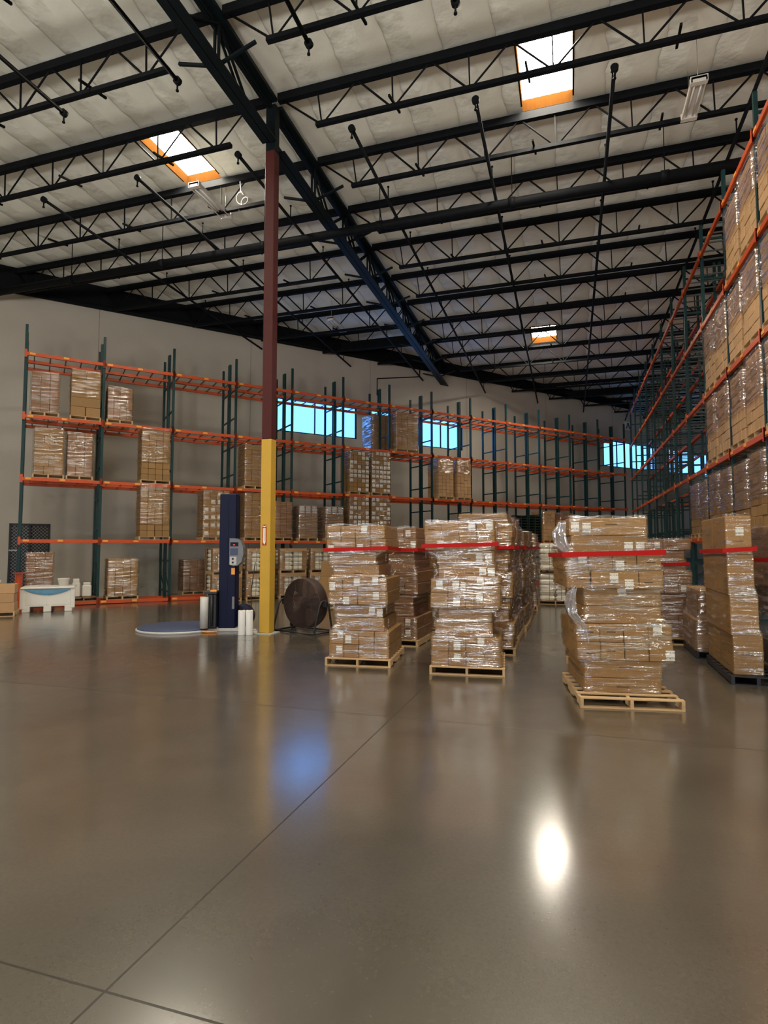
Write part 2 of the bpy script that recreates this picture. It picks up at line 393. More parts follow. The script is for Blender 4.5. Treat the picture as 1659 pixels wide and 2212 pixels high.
# floor
mb = MB(); mb.poly([(XL, YB, 0), (XR_, YB, 0), (XR_, wall_y(XR_), 0), (XL, wall_y(XL), 0)])
struct('floor', mb, M['floor'])

# ceiling, with openings for the skylights, cut off along the far wall
def clip(poly, inside, cross):
    out = []
    for i in range(len(poly)):
        a, b = poly[i], poly[(i+1) % len(poly)]
        ia, ib = inside(a), inside(b)
        if ia: out.append(a)
        if ia != ib: out.append(cross(a, b))
    return out
bw = A(0, WALL_OFF - 0.02)
def sd(p): return (p[0]-bw.x)*NV.x + (p[1]-bw.y)*NV.y
def crs(a, b):
    t = sd(a)/(sd(a)-sd(b)); return (a[0]+(b[0]-a[0])*t, a[1]+(b[1]-a[1])*t)
xs = sorted({XL, XR_} | {x + d for x, y in SKYLIGHTS for d in (-SW/2, SW/2)})
ys = sorted({YB, 58.0} | {y + d for x, y in SKYLIGHTS for d in (-SD/2, SD/2)})
mb = MB()
ZC = 13.66
for i in range(len(xs)-1):
    for j in range(len(ys)-1):
        cx_, cy_ = (xs[i]+xs[i+1])/2, (ys[j]+ys[j+1])/2
        if any(abs(cx_-x) < SW/2 and abs(cy_-y) < SD/2 for x, y in SKYLIGHTS): continue
        pl = clip([(xs[i],ys[j]),(xs[i+1],ys[j]),(xs[i+1],ys[j+1]),(xs[i],ys[j+1])], lambda p: sd(p) >= 0, crs)
        if len(pl) >= 3: mb.poly([(p[0], p[1], roof_z(p[1], ZC)) for p in pl], flip=True)
struct('ceiling', mb, M['ceiling'])

# far wall (runs at an angle to the roof grid), with window openings
WINS = [(7.9, 12.85, 8.0, 9.75), (13.75, 20.2, 8.0, 9.75), (33.2, 39.4, 8.0, 9.95), (41.0, 47.0, 8.0, 9.95)]
DOOR = (-3.04, -1.60, 0.0, 3.05)
s0, s1 = (wall_y(XL)-A(0,WALL_OFF).y)/WV.y, (wall_y(XR_)-A(0,WALL_OFF).y)/WV.y
cuts_s = sorted({s0-0.3, s1+0.3} | {v for w in WINS + [DOOR] for v in w[:2]})
cuts_z = sorted({0.0, 8.0, 9.75, 9.95, 3.05, 13.75})
mb = MB()
for i in range(len(cuts_s)-1):
    for j in range(len(cuts_z)-1):
        sm_, zm = (cuts_s[i]+cuts_s[i+1])/2, (cuts_z[j]+cuts_z[j+1])/2
        if any(w[0] < sm_ < w[1] and w[2] < zm < w[3] for w in WINS + [DOOR]): continue
        mb.box(cuts_s[i], cuts_s[i+1], WALL_OFF*-1, WALL_OFF*-1 + 0.25, cuts_z[j], cuts_z[j+1])
struct('wall_far', mb, M['wall'], None, P0, (0, 0, ROTA))
struct('wall_left', MB().box(XL-0.2, XL, YB, wall_y(XL), 0, 14.3), M['wall'])
struct('wall_right', MB().box(XR_, XR_+0.2, YB, wall_y(XR_), 0, 14.3), M['wall'])
# wall behind the viewer with unseen dock doors, added to let the fill lamps in
mb = MB(); xx = XL
for a, b in DOCKS:
    mb.box(xx, a, YB-0.2, YB, 0, 14.3); mb.box(a, b, YB-0.2, YB, 4.2, 14.3); xx = b
mb.box(xx, XR_, YB-0.2, YB, 0, 14.3)
struct('wall_back', mb, M['wall'])

for k, (a, b, z0, z1) in enumerate(WINS):
    t = bpy.data.objects.new(f'window_{k+1}', None); COL.objects.link(t); t.location = A(a, WALL_OFF); t.rotation_euler = (0,0,ROTA)
    t['kind'] = 'structure'; t['label'] = ['clear window strip high on far wall just right of the column', 'clear window strip high on far wall behind the middle rack bays', 'clear window strip near the far right corner below the letter sign', 'clear window strip glimpsed through the right rack'][k]
    w = b - a; mb = MB()
    mb.box(0, w, 0.06, 0.16, z0, z0+0.06).box(0, w, 0.06, 0.16, z1-0.06, z1).box(0, 0.06, 0.06, 0.16, z0, z1).box(w-0.06, w, 0.06, 0.16, z0, z1)
    n = 4
    for i in range(1, n): mb.box(w*i/n-0.025, w*i/n+0.025, 0.07, 0.15, z0, z1)
    part('window_frame', mb, M['steel'], t)
    part('window_pane', MB().box(0.05, w-0.05, 0.105, 0.115, z0+0.05, z1-0.05), M['glass'], t)

# screened door low on the far wall, behind the first bay
t = bpy.data.objects.new('door_1', None); COL.objects.link(t); t.location = A(DOOR[0], WALL_OFF); t.rotation_euler = (0,0,ROTA); t['kind'] = 'structure'
t['label'] = 'black screened door with diamond mesh behind the leftmost rack bay'
w, h = DOOR[1]-DOOR[0], DOOR[3]
part('door_leaf', MB().box(0, w, 0.10, 0.16, 0, h), M['black_plastic'], t)
part('door_frame', MB().box(0, 0.07, -0.03, 0.1, 0, h).box(w-0.07, w, -0.03, 0.1, 0, h).box(0, w, -0.03, 0.1, h-0.07, h).box(w*0.47, w*0.53, -0.03, 0.1, 0, h), M['black_plastic'], t)
mb = MB()
for i in range(-24, 14):
    for sgn in (1, -1):
        x0 = i*0.135 if sgn == 1 else w - i*0.135
        zz0, zz1 = 0.05, h-0.05
        p, q = Vector((x0, 0.03 if sgn == 1 else 0.038, zz0)), Vector((x0 + sgn*(zz1-zz0), 0.03 if sgn == 1 else 0.038, zz1))
        # clip to the door's width
        d = q - p
        ts = sorted(((0.05-p.x)/d.x, (w-0.05-p.x)/d.x)); t0, t1 = max(0, ts[0]), min(1, ts[1])
        if t1 > t0 + 0.01: mb.bar(p + d*t0, p + d*t1, 0.008, 0.008)
part('door_mesh', mb, M['galv'], t)
part('door_bolt', MB().box(0.02, 0.3, -0.05, -0.02, 1.93, 1.99), M['silver'], t, label='pale steel door bolt')

# steel ledger along the head of the far wall, with the pipe that follows it
mb = MB()
for i in range(24):
    a, b = s0 + (s1-s0)*i/24, s0 + (s1-s0)*(i+1)/24
    ya, yb = A(a, WALL_OFF+0.1).y, A(b, WALL_OFF+0.1).y
    mb.quadbox([A(a, WALL_OFF+0.16, 12.52), A(b, WALL_OFF+0.16, 12.52), A(b, WALL_OFF, 12.52), A(a, WALL_OFF, 12.52),
                A(a, WALL_OFF+0.16, roof_z(ya, ZC)), A(b, WALL_OFF+0.16, roof_z(yb, ZC)), A(b, WALL_OFF, roof_z(yb, ZC)), A(a, WALL_OFF, roof_z(ya, ZC))])
struct('trim_1', mb, M['steel'])
tag(part('wall_pipe', MB().cyl(A(-3, WALL_OFF+0.34, 12.50), A(36.5, WALL_OFF+0.34, 12.50), 0.085, 12), M['steel'], None), 'long dark pipe following the head of the far wall', 'pipe')
tag(part('conduit', MB().tube([A(17.0, WALL_OFF+0.03, 12.5), A(17.0, WALL_OFF+0.03, 12.1), A(14.1, WALL_OFF+0.03, 11.55), A(14.1, WALL_OFF+0.03, 10.6)], 0.03, 8), M['steel'], None), 'thin bent conduit on the far wall above the second window', 'conduit')

# ------------------------------------------------------------------ skylights
SKL = ['bright skylight left of the red column', 'big bright skylight right of the roof girder, nearest the top right', 'small distant bright skylight above the far rack']
for k, (x, y) in enumerate(SKYLIGHTS):
    z = roof_z(y, ZC)
    t = thing('skylight', SKL[k] if k < 3 else 'bright roof skylight, ' + ['above the right rack','over the far left rear corner','behind the viewer to the left','behind the viewer overhead','behind the viewer to the right','above the far right racks','added out of view just left of the viewer','added out of view straight above the viewer','overhead to the right of the viewer'][k-3], 'skylight', (x, y, z), 0, 'roof skylights')
    mb = MB(); h = 0.30; w, d = SW/2, SD/2
    mb.box(-w-0.04, -w, -d-0.04, d+0.04, -0.02, h).box(w, w+0.04, -d-0.04, d+0.04, -0.02, h).box(-w, w, -d-0.04, -d, -0.02, h).box(-w, w, d, d+0.04, -0.02, h)
    part('curb', mb, M['curb'], t, label='raw wood skylight curb')
    mb = MB(); nx, ny = 8, 14; i0 = len(mb.v)
    for i in range(nx+1):
        for j in range(ny+1):
            u, v = i/nx*2-1, j/ny*2-1
            mb.v.append((u*(w+0.02), v*(d+0.02), h + 0.16*(1-u**4)*(1-v**4)))
    for i in range(nx):
        for j in range(ny):
            a = i*(ny+1)+j; mb.f.append((a, a+1, a+ny+2, a+ny+1)); mb.smooth.append(True)
    part('dome', mb, M['sky_pane'], t, label='glowing acrylic skylight dome')

# ------------------------------------------------------------------ roof steel
GX = -7.03
ZT, ZB = 13.47, 12.56                        # chord centres of the joists at y = JY0
def joist(y, xa, xb, gap_a, gap_b, label):
    t = thing('roof_joist', label, 'joist', (xa, y, 0), 0, 'open web roof joists')
    z1, z0 = roof_z(y, ZT), roof_z(y, ZB); n = xb - xa
    part('top_chord', MB().box(0, n, -0.075, 0.075, z1-0.085, z1+0.12), M['steel'], t)
    part('bottom_chord', MB().box(gap_a, n-gap_b, -0.06, 0.06, z0-0.05, z0+0.05), M['steel'], t)
    P = 1.84; zt_, zb_ = z1 - 0.05, z0
    nodes = [gap_a + 0.15 + i*P for i in range(int((n-gap_a-gap_b-0.3)/P)+1)]
    zig = [(0.12, 0, zt_)] if gap_a > 0.3 else []
    for i, x in enumerate(nodes):
        zig.append((x - 0.03, 0, zb_)); zig.append((x + 0.03, 0, zb_))
        if x + P/2 < n - 0.2: zig += [(x+P/2-0.04, 0, zt_), (x+P/2+0.05, 0, zt_)]
        pm_ = cached(('vpost', round(zt_-zb_, 3), i == 0), 'web_post', M['steel'], lambda m: m.bar((0, 0, 0), (-(0.12 if i == 0 else 0.02), 0, zt_-zb_), 0.032, 0.032))
        obj('web_post', pm_, t, (x, 0, zb_))
    web = MB(); web.tube(zig, 0.027, 4)
    part('diagonal_web', web, M['steel'], t)
    for x in ((3.05, 6.15, 9.2) if xa > GX-1 else (n-3.2, n-6.4, n-9.5, n-12.6)):
        if gap_a + 0.4 < x < n-gap_b-0.4:
            part('bridging_clip', MB().bar((x, -0.35, z0+0.02), (x+0.04, 0.42, z0+0.16), 0.05, 0.05), M['steel'], t)
for k in range(-4, 17):
    y = JY0 + JP*k; wx = wall_x(y)
    nm = ORD[k+4]
    if wx < GX - 1.5:
        xa = max(XL, wx + 0.17)
        joist(y, xa, GX-0.16, 0.55 if xa > XL else 0.1, 1.05, f'dark open web roof joist left of the girder, {nm} from the viewer')
        xa = GX + 0.16
    else: xa = max(GX+0.16, wx + 0.17)
    if xa < XR_-3: joist(y, xa, XR_, 1.05 if xa < GX+1 else 0.5, 0.1, f'dark open web roof joist right of the girder, {nm} from the viewer')
# deep dark beam at the far end, behind the last left-hand joists
def deep(y, xa, xb, label):
    o = part('strut_beam', MB().box(xa, xb, y-0.1, y+0.1, roof_z(y, 12.95), roof_z(y, 13.45)), M['steel'], None); tag(o, label, 'beam')
deep(28.95, wall_x(28.95)+0.2, GX-0.2, 'deep dark beam tying the girder to the far wall')
deep(41.9, wall_x(41.9)+0.2, 10.0, 'deep dark beam meeting the far wall at the right corner')

def girder(ya, yb, end_a, end_b, label):
    t = thing('roof_girder', label, 'girder', (GX, 0, 0), 0, 'roof girder spans over the column line')
    def zt(y): return roof_z(y, 13.36)
    def zb(y): return roof_z(y, 12.28)
    mb = MB()
    for sx in (-1, 1):
        mb.bar((sx*0.10, ya, zt(ya)), (sx*0.10, yb, zt(yb)), 0.17, 0.10); mb.bar((sx*0.025, ya, zt(ya)-0.08), (sx*0.025, yb, zt(yb)-0.08), 0.03, 0.2)
    part('top_chord', mb, M['girder'], t)
    mb = MB(); a, b = ya+end_a, yb-end_b
    for sx in (-1, 1):
        mb.bar((sx*0.105, a, zb(a)), (sx*0.105, b, zb(b)), 0.19, 0.035); mb.bar((sx*0.022, a, zb(a)+0.09), (sx*0.022, b, zb(b)+0.09), 0.025, 0.17)
    part('bottom_chord', mb, M['girder'], t)
    zigs = {-0.05: [], 0.05: []}
    y = JY0 + JP*math.ceil((ya-JY0)/JP - 0.01)
    while y <= yb + 0.01:
        for sx in (-0.05, 0.05):
            if ya+0.3 < y < yb-0.3: part('web_post', MB().bar((sx, y, zb(y)+0.05), (sx, y, zt(y)-0.05), 0.05, 0.05), M['girder'], t)
            zigs[sx].append((sx, max(ya+0.05, min(yb-0.05, y)), zt(y)-0.08))
            ym = y + JP/2
            if y + JP <= yb + 0.3 and a < ym < b: zigs[sx] += [(sx, ym-0.06, zb(ym)+0.08), (sx, ym+0.06, zb(ym)+0.08)]
        y += JP
    for sx in zigs: part('diagonal_web', MB().tube(zigs[sx], 0.036, 4), M['girder'], t)
    # short knee braces from the bottom chord up to each joist
    y = JY0 + JP*math.ceil((ya-JY0)/JP - 0.01)
    while y < yb - 1:
        if y > ya + 1: part('knee_brace', MB().bar((-0.05, y, zb(y)+0.05), (-0.95, y, roof_z(y, ZB)+0.05), 0.06, 0.06).bar((0.05, y, zb(y)+0.05), (0.95, y, roof_z(y, ZB)+0.05), 0.06, 0.06), M['girder'], t)
        y += JP
girder(0.3, 12.66, 0.1, 0.02, 'near half of the big dark roof girder ending on the red column')
girder(12.94, 34.6, 0.12, 0.1, 'far half of the big dark roof girder running from column to far wall')

# sprinkler pipes
def branch(x, ya, yb, label):
    t = thing('sprinkler_pipe', label, 'pipe', (x, ya, 0), 0, 'sprinkler branch pipes under the roof')
    za, zb_ = roof_z(ya, 12.24), roof_z(yb, 12.24)
    part('pipe_run', MB().cyl((0,0,za), (0,yb-ya,zb_), 0.045, 10), M['steel'], t)
    ends = [0.02] if ya > 5 else [yb-ya-0.02]
    for e in ends:
        part('end_flange', MB().cyl((0,e-0.05,roof_z(ya+e,12.24)), (0,e+0.05,roof_z(ya+e,12.24)), 0.085, 12), M['steel'], t)
        part('drop_nipple', MB().cyl((0,e,roof_z(ya+e,12.24)), (0,e,roof_z(ya+e,12.24)-0.22), 0.02, 8).cyl((0,e,roof_z(ya+e,12.24)-0.24), (0,e,roof_z(ya+e,12.24)-0.21), 0.035, 8), M['steel'], t)
    y = JY0 + JP*math.ceil((ya+0.4-JY0)/JP) + 0.5
    while y < yb-0.6:
        z = roof_z(y, 12.24)
        part('sprinkler_head', MB().cyl((0,y-ya,z), (0,y-ya,z+0.40), 0.018, 6).cyl((0,y-ya,z+0.40),(0,y-ya,z+0.43), 0.035, 8), M['steel'], t)
        y += JP*1.0
BX = [(-14.5,'fifth'), (-11.18,'fourth'), (-8.02,'third'), (-4.87,'second'), (-1.86,'first'), (1.09,'sixth'), (4.1,'seventh')]
for i, (x, nm) in enumerate(BX):
    side = ['far left', 'left of the near skylight', 'just left of the column', 'just right of the girder', 'under the middle of the roof', 'left of the right skylight', 'near the right rack'][i]
    yend = wall_y(x) - 0.35
    if i < 6 or True: branch(x, 12.76, yend, f'thin dark sprinkler pipe running away from the viewer, {side}')
    branch(x, -6.0, 10.33, f'thin dark sprinkler pipe ending overhead near picture top, {side}')
t = thing('sprinkler_main', 'thick dark sprinkler main crossing the whole roof below the joists', 'pipe', (0, 16.62, 0))
zm = roof_z(16.6, 12.04)
part('pipe_run', MB().cyl((wall_x(16.62)+0.3, 0, zm), (XR_-0.3, 0, zm), 0.135, 16), M['steel'], t)
for x in range(-18, 14, 4):
    part('pipe_hanger', MB().bar((x+0.6, 0, zm+0.1), (x+0.6, 0, roof_z(16.6, ZT)), 0.02, 0.02), M['steel'], t)
    part('coupling', MB().cyl((x+0.5, 0, zm), (x+0.7, 0, zm), 0.155, 16), M['steel'], t)

# ceiling lamps, unlit, and a coil of cable
def fixture(x, y0, y1, z, label):
    t = thing('ceiling_lamp', label, 'lamp', (x, y0, z), 0, 'unlit strip lamps under the roof')
    ln = y1 - y0
    part('housing', MB().box(-0.16, 0.16, 0, ln, 0.03, 0.08).bar((-0.15,0,0.0),(-0.15,ln,0.0),0.03,0.08).bar((0.15,0,0.0),(0.15,ln,0.0),0.03,0.08), M['lamp_white'], t)
    for sx in (-0.07, 0.07): part('tube', MB().cyl((sx, 0.05, -0.01), (sx, ln-0.05, -0.01), 0.019, 10), M['film_roll'], t)
    for yy in (0.0, ln-0.12): part('end_cap', MB().box(-0.18, 0.18, yy, yy+0.12, -0.05, 0.1), M['lamp_white'], t)
    for yy in (0.15, ln-0.15): part('hanger_wire', MB().cyl((0, yy, 0.08), (0, yy, roof_z(y0, ZC)-z), 0.006, 6), M['galv'], t)
fixture(-10.15, 13.85, 15.65, 12.5, 'white strip lamp hanging beside the left skylight')
fixture(2.95, 14.0, 15.3, 12.5, 'pale film-covered strip lamp hanging near the right rack')
fixture(-10.25, 24.2, 25.8, 12.5, 'small white strip lamp hanging over the far left racks')
pts = [(-9.45, 15.2, 13.3), (-9.42, 15.2, 13.0)] + [(-9.5 + 0.16*math.cos(a), 15.2+0.02*i, 12.85+0.16*math.sin(a)) for i, a in enumerate([0.0 + 2*math.pi*k/14 for k in range(0, 26)])] + [(-9.40, 15.25, 12.6), (-9.55, 15.3, 12.45)]
tag(part('cable_coil', MB().tube(pts, 0.018, 6), M['lamp_white'], None), 'pale cable looped in a coil beside the lamp at the left skylight', 'cable')

# ------------------------------------------------------------------ the column with its sign
t = thing('column', 'square steel column, yellow below and dark red above', 'column', (-7.03, 12.79, 0))
part('lower_shaft', MB().cham(-0.135, 0.135, -0.135, 0.135, 0.02, 4.72, 0.012), M['yellow'], t, label='yellow painted lower shaft')
part('upper_shaft', MB().cham(-0.130, 0.130, -0.130, 0.130, 4.72, 12.08, 0.012), M['red'], t, label='dark red upper shaft')
part('column_head', MB().cham(-0.132, 0.132, -0.12, 0.12, 12.08, roof_z(12.79, 13.3), 0.012), M['girder'], t, label='black steel column head')
part('base_plate', MB().box(-0.24, 0.24, -0.24, 0.24, 0, 0.02), M['sheet'], t)
t = thing('arrow_sign', 'narrow red sign with white down arrow on the yellow column', 'sign', (-7.045, 12.79-0.137, 2.12))
part('board', MB().box(-0.055, 0.055, -0.006, 0, 0, 0.50), M['sign_red'], t)
mb = MB()
mb.poly([(-0.034,-0.008,0.08),(0.0,-0.008,0.015),(0.034,-0.008,0.08)]).poly([(-0.034,-0.008,0.08),(0.034,-0.008,0.08),(0.03,-0.008,0.42),(-0.03,-0.008,0.42)])
mb.poly([(-0.05,-0.008,0.485),(-0.045,-0.008,0.46),(0.0,-0.008,0.44),(0.0,-0.008,0.465)]).poly([(0.0,-0.008,0.465),(0.0,-0.008,0.44),(0.045,-0.008,0.46),(0.05,-0.008,0.485)])
part('arrow', mb, M['sign_white'], t, label='white down arrow')
fc = bpy.data.curves.new('lettering', 'FONT'); fc.body = 'FIRE EXTINGUISHER'; fc.size = 0.034; fc.align_x = 'CENTER'; fc.align_y = 'CENTER'; fc.extrude = 0.0005
tmp = bpy.data.objects.new('lettering_curve', fc); COL.objects.link(tmp); bpy.context.view_layer.update()
lm = bpy.data.meshes.new_from_object(tmp.evaluated_get(bpy.context.evaluated_depsgraph_get())); lm.materials.clear(); lm.materials.append(M['sign_red'])
bpy.data.objects.remove(tmp); bpy.data.curves.remove(fc); lm.name = 'lettering'
obj('lettering', lm, t, (0, -0.0095, 0.25), (R(90), R(90), 0), 'red vertical lettering')

# letter sign at the far right corner
t = thing('letter_sign', 'white square aisle sign with a black letter on the far wall', 'sign', A(35.45, WALL_OFF+0.02, 10.88), ROTA)
part('board', MB().box(0, 0.85, -0.03, 0, 0, 0.62), M['sign_white'], t)
part('letter', MB().bar((0.24,-0.035,0.1),(0.40,-0.035,0.54),0.02,0.10,(0,1,0)).bar((0.62,-0.035,0.1),(0.46,-0.035,0.54),0.02,0.10,(0,1,0)).bar((0.33,-0.035,0.24),(0.54,-0.035,0.24),0.02,0.08,(0,1,0)).bar((0.39,-0.035,0.52),(0.47,-0.035,0.52),0.02,0.07,(0,1,0)), M['black'], t, label='black letter A')

# ------------------------------------------------------------------ racks
def rack_bay(label, group, origin, rotz, pitch, levels, top, rows=2, frames_end=False, fd=0.9, gap=0.15, bars_from=2, braces=True):
    """local x along the row, y away from the aisle; the frames stand at x = 0"""
    t = thing('pallet_rack', label, 'pallet rack', origin, rotz, group)
    post = cached(('post', top), 'post', M['green'], lambda m: m.box(-0.045, 0.045, -0.04, 0.04, 0.012, top).box(-0.07, 0.07, -0.06, 0.06, 0, 0.012))
    brace = cached(('brace', fd), 'brace', M['green'], lambda m: m.box(-0.02, 0.02, 0.04, fd-0.04, -0.03, 0.03))
    diag = cached(('diag', fd), 'brace', M['green'], lambda m: m.bar((0, 0.04, 0), (0, fd-0.04, 0.62), 0.035, 0.035))
    beam = cached(('beam', pitch), 'beam', M['orange'], lambda m: m.box(0.045, pitch-0.045, -0.025, 0.025, -0.115, 0).box(0.045, pitch-0.045, 0.0, 0.045, -0.115, -0.03))
    conn = cached('conn', 'beam_connector', M['orange'], lambda m: m.box(-0.04, 0.04, -0.075, -0.045, -0.19, 0.09).box(0, 0.07, -0.06, -0.03, -0.12, 0.0))
    clipm = cached('clip', 'beam_clip', M['clip'], lambda m: m.cham(-0.09, 0.09, -0.040, -0.026, -0.085, -0.01, 0.005))
    cbar = cached(('cbar', fd), 'crossbar', M['bar'], lambda m: m.box(-0.02, 0.02, 0.02, fd-0.02, -0.06, -0.025))
    for fx in ((0.0, pitch) if frames_end else (0.0,)):
        for r in range(rows):
            y0 = r*(fd+gap)
            obj('post', post, t, (fx, y0, 0)); obj('post', post, t, (fx, y0+fd, 0))
            if braces:
                z = 0.35; k = 0
                while z < top - 0.2:
                    obj('brace', brace, t, (fx, y0, z)); k += 1; z += 1.19
                obj('brace', diag, t, (fx, y0, 0.45))
    for li, z in enumerate(levels):
        for r in range(1 if li == 0 and z < 1 else rows):
            y0 = r*(fd+gap)
            b = obj('beam', beam, t, (0, y0-0.05, z))
            if r == 0:
                obj('beam_connector', conn, b, (0.0, 0.03, 0)); obj('beam_connector', conn, b, (pitch-0.0, 0.03, 0), (0, 0, 0))
                obj('beam_clip', clipm, b, (pitch/2, 0, 0), None, 'amber label clip'); obj('beam_clip', clipm, b, (0.2, 0, 0), None, 'amber label clip')
            obj('beam', beam, t, (0, y0+fd+0.05, z), None)
            if li >= bars_from:
                for i in range(5): obj('crossbar', cbar, t, (pitch*(0.1+0.2*i), y0, z))
    return t

PA = 2.506; SA0 = -2.61; LEV_A = [0.14, 2.36, 4.53, 6.74, 8.97]; NA = 13
for i in range(NA):
    end = ' at its right end' if i == NA-1 else ''
    rack_bay(f'green and orange rack bay along the far wall, {ORD[i]} from its left end', 'rack bays along the far wall', A(SA0+PA*i), ROTA, PA, LEV_A, 9.97, frames_end=(i == NA-1), bars_from=2)
XRK, PR, YR0 = 3.83, 2.64, 10.75; LEV_R = [2.36, 4.38, 6.40, 8.50, 10.62]; NR = 11
for i in range(NR):   # local x runs back toward the viewer, so that local y points away from the aisle
    t = rack_bay(f'tall rack bay at the right side aisle, {ORD[i]} bay from the viewer', 'rack bays along the right aisle', (XRK, YR0+PR*(i+1), 0), R(-90), PR, LEV_R, 11.5, frames_end=(i == 0), bars_from=1)
    # (x' = -y) the local +y then points to +x
XS = 9.3
for i in range(10):
    rack_bay(f'dim rack bay of the row behind the right rack, {ORD[i]} from the viewer', 'rack bays of the row behind', (XS, 14.0+PR*(i+1), 0), R(-90), PR, LEV_R[:4], 9.97, rows=1, frames_end=(i == 0), bars_from=1)
# orange guard at the rack's left end
t = thing('rack_guard', 'orange steel guard post at the left end of the far rack', 'guard post', A(SA0+0.04, 0.40), ROTA)
part('guard_post', MB().box(-0.11, 0.11, -0.04, 0.04, 0.015, 1.20).box(-0.11, -0.09, -0.1, 0.1, 0.015, 1.2).box(0.09, 0.11, -0.1, 0.1, 0.015, 1.2), M['orange'], t)
part('top_flange', MB().box(-0.2, 0.2, -0.13, 0.13, 1.20, 1.22), M['orange'], t); part('base_plate', MB().box(-0.17, 0.17, -0.15, 0.15, 0, 0.015), M['orange'], t)

# ------------------------------------------------------------------ pallets and loads
def pallet(label, group, loc, rotz, w, d, mat=None, full=True, name='wooden_pallet', cat='pallet'):
    """local x across the front (w), y away from the viewer (d); 0.14 high"""
    mat = mat or M['pallet']
    t = thing(name, label, cat, loc, rotz, group)
    key = (round(w, 2), round(d, 2))
    nb = 7; bw_ = 0.095
    if full:
        st = cached(('st', key), 'stringer', mat, lambda m: m.box(-0.02, 0.02, -d/2, d/2, 0.018, 0.118) if False else [m.box(-0.02, 0.02, a, b, z0, 0.118) for a, b, z0 in ((-d/2, -d*0.32, 0.018), (-d*0.32, -d*0.14, 0.06), (-d*0.14, d*0.14, 0.018), (d*0.14, d*0.32, 0.06), (d*0.32, d/2, 0.018))])
        bd = cached(('bd', key), 'deck_board', mat, lambda m: m.cham(-w/2, w/2, -bw_/2, bw_/2, 0, 0.018, 0.002))
        for x in (-w/2+0.02, 0, w/2-0.02): obj('stringer', st, t, (x, 0, 0))
        for i in range(nb): obj('deck_board', bd, t, (rnd.uniform(-.005,.005), -d/2+bw_/2 + (d-bw_)*i/(nb-1), 0.118))
        for i in range(3): obj('base_board', bd, t, (0, -d/2+bw_/2 + (d-bw_)*i/2, 0))
    else:
        def f(m):
            for x in (-w/2+0.025, 0, w/2-0.025): m.box(x-0.025, x+0.025, -d/2, d/2, 0.018, 0.118)
        obj('stringers', cached(('sts', key), 'stringers', mat, f), t)
        obj('top_deck', cached(('td', key), 'top_deck', mat, lambda m: [m.box(-w/2, w/2, -d/2+(d-bw_)*i/(nb-1), -d/2+(d-bw_)*i/(nb-1)+bw_, 0.118, 0.136) for i in range(nb)]), t)
        obj('bottom_deck', cached(('bdk', key), 'bottom_deck', mat, lambda m: [m.box(-w/2, w/2, -d/2+(d-bw_)*i/2, -d/2+(d-bw_)*i/2+bw_, 0, 0.018) for i in range(3)]), t)
    return t

def carton_mesh(w, d, h, mat):
    w, d, h = round(w, 3), round(d, 3), round(h, 3)
    return cached(('carton', w, d, h), 'carton', mat, lambda m: m.cham(-w/2, w/2, -d/2, d/2, 0, h, min(0.008, w*0.03)))
LAB = {}
def add_label(parent, w, d, h, dx, dz, lw=0.11, lh=0.13, face='y', tilt=0.0):
    if face == 'y':
        me = cached(('lab', lw, lh), 'shipping_label', M['label'], lambda m: m.box(-lw/2, lw/2, -0.0015, 0.0015, -lh/2, lh/2))
        obj('shipping_label', me, parent, (dx, -d/2-0.002, h/2+dz), (0, tilt, 0), 'white shipping label')
    else:
        me = cached(('labx', lw, lh), 'shipping_label', M['label'], lambda m: m.box(-0.0015, 0.0015, -lw/2, lw/2, -lh/2, lh/2))
        obj('shipping_label', me, parent, (w/2+0.002 if face == 'x' else -w/2-0.002, dx, h/2+dz), (tilt, 0, 0), 'white shipping label')

def shell(rings, z_list, n_side, amp, seed, corner=0.05, top_cap=0.0):
    """film skin: rings = list of (x0,x1,y0,y1) at z_list"""
    r = random.Random(seed); mb = MB(); cnt = 4*n_side
    ph = [r.uniform(0, 6.28) for _ in range(12)]
    for k, ((x0, x1, y0, y1), z) in enumerate(zip(rings, z_list)):
        cs = [(x0,y0),(x1,y0),(x1,y1),(x0,y1)]
        for e in range(4):
            a, b = cs[e], cs[(e+1) % 4]
            for i in range(n_side):
                u = i/n_side; u = u*u*(3-2*u)*0.35 + u*0.65
                x, y = a[0]+(b[0]-a[0])*u, a[1]+(b[1]-a[1])*u
                if i == 0:
                    x += corner*0.3*(1 if x < (x0+x1)/2 else -1); y += corner*0.3*(1 if y < (y0+y1)/2 else -1)
                nx_, ny_ = ((0,-1),(1,0),(0,1),(-1,0))[e]
                s = e*1.7 + u*3.1
                dsp = amp*(0.55*math.sin(23*z + 2.2*s + ph[0]) + 0.45*math.sin(47*z - 3.7*s + ph[1]) + 0.4*math.sin(11*z + 7*s + ph[2])) + amp*1.1
                mb.v.append((x + nx_*dsp, y + ny_*dsp, z + 0.012*math.sin(5*s+ph[3])))
    for k in range(len(z_list)-1):
        for j in range(cnt):
            mb.f.append((k*cnt+j, k*cnt+(j+1) % cnt, (k+1)*cnt+(j+1) % cnt, (k+1)*cnt+j)); mb.smooth.append(True)
    return mb

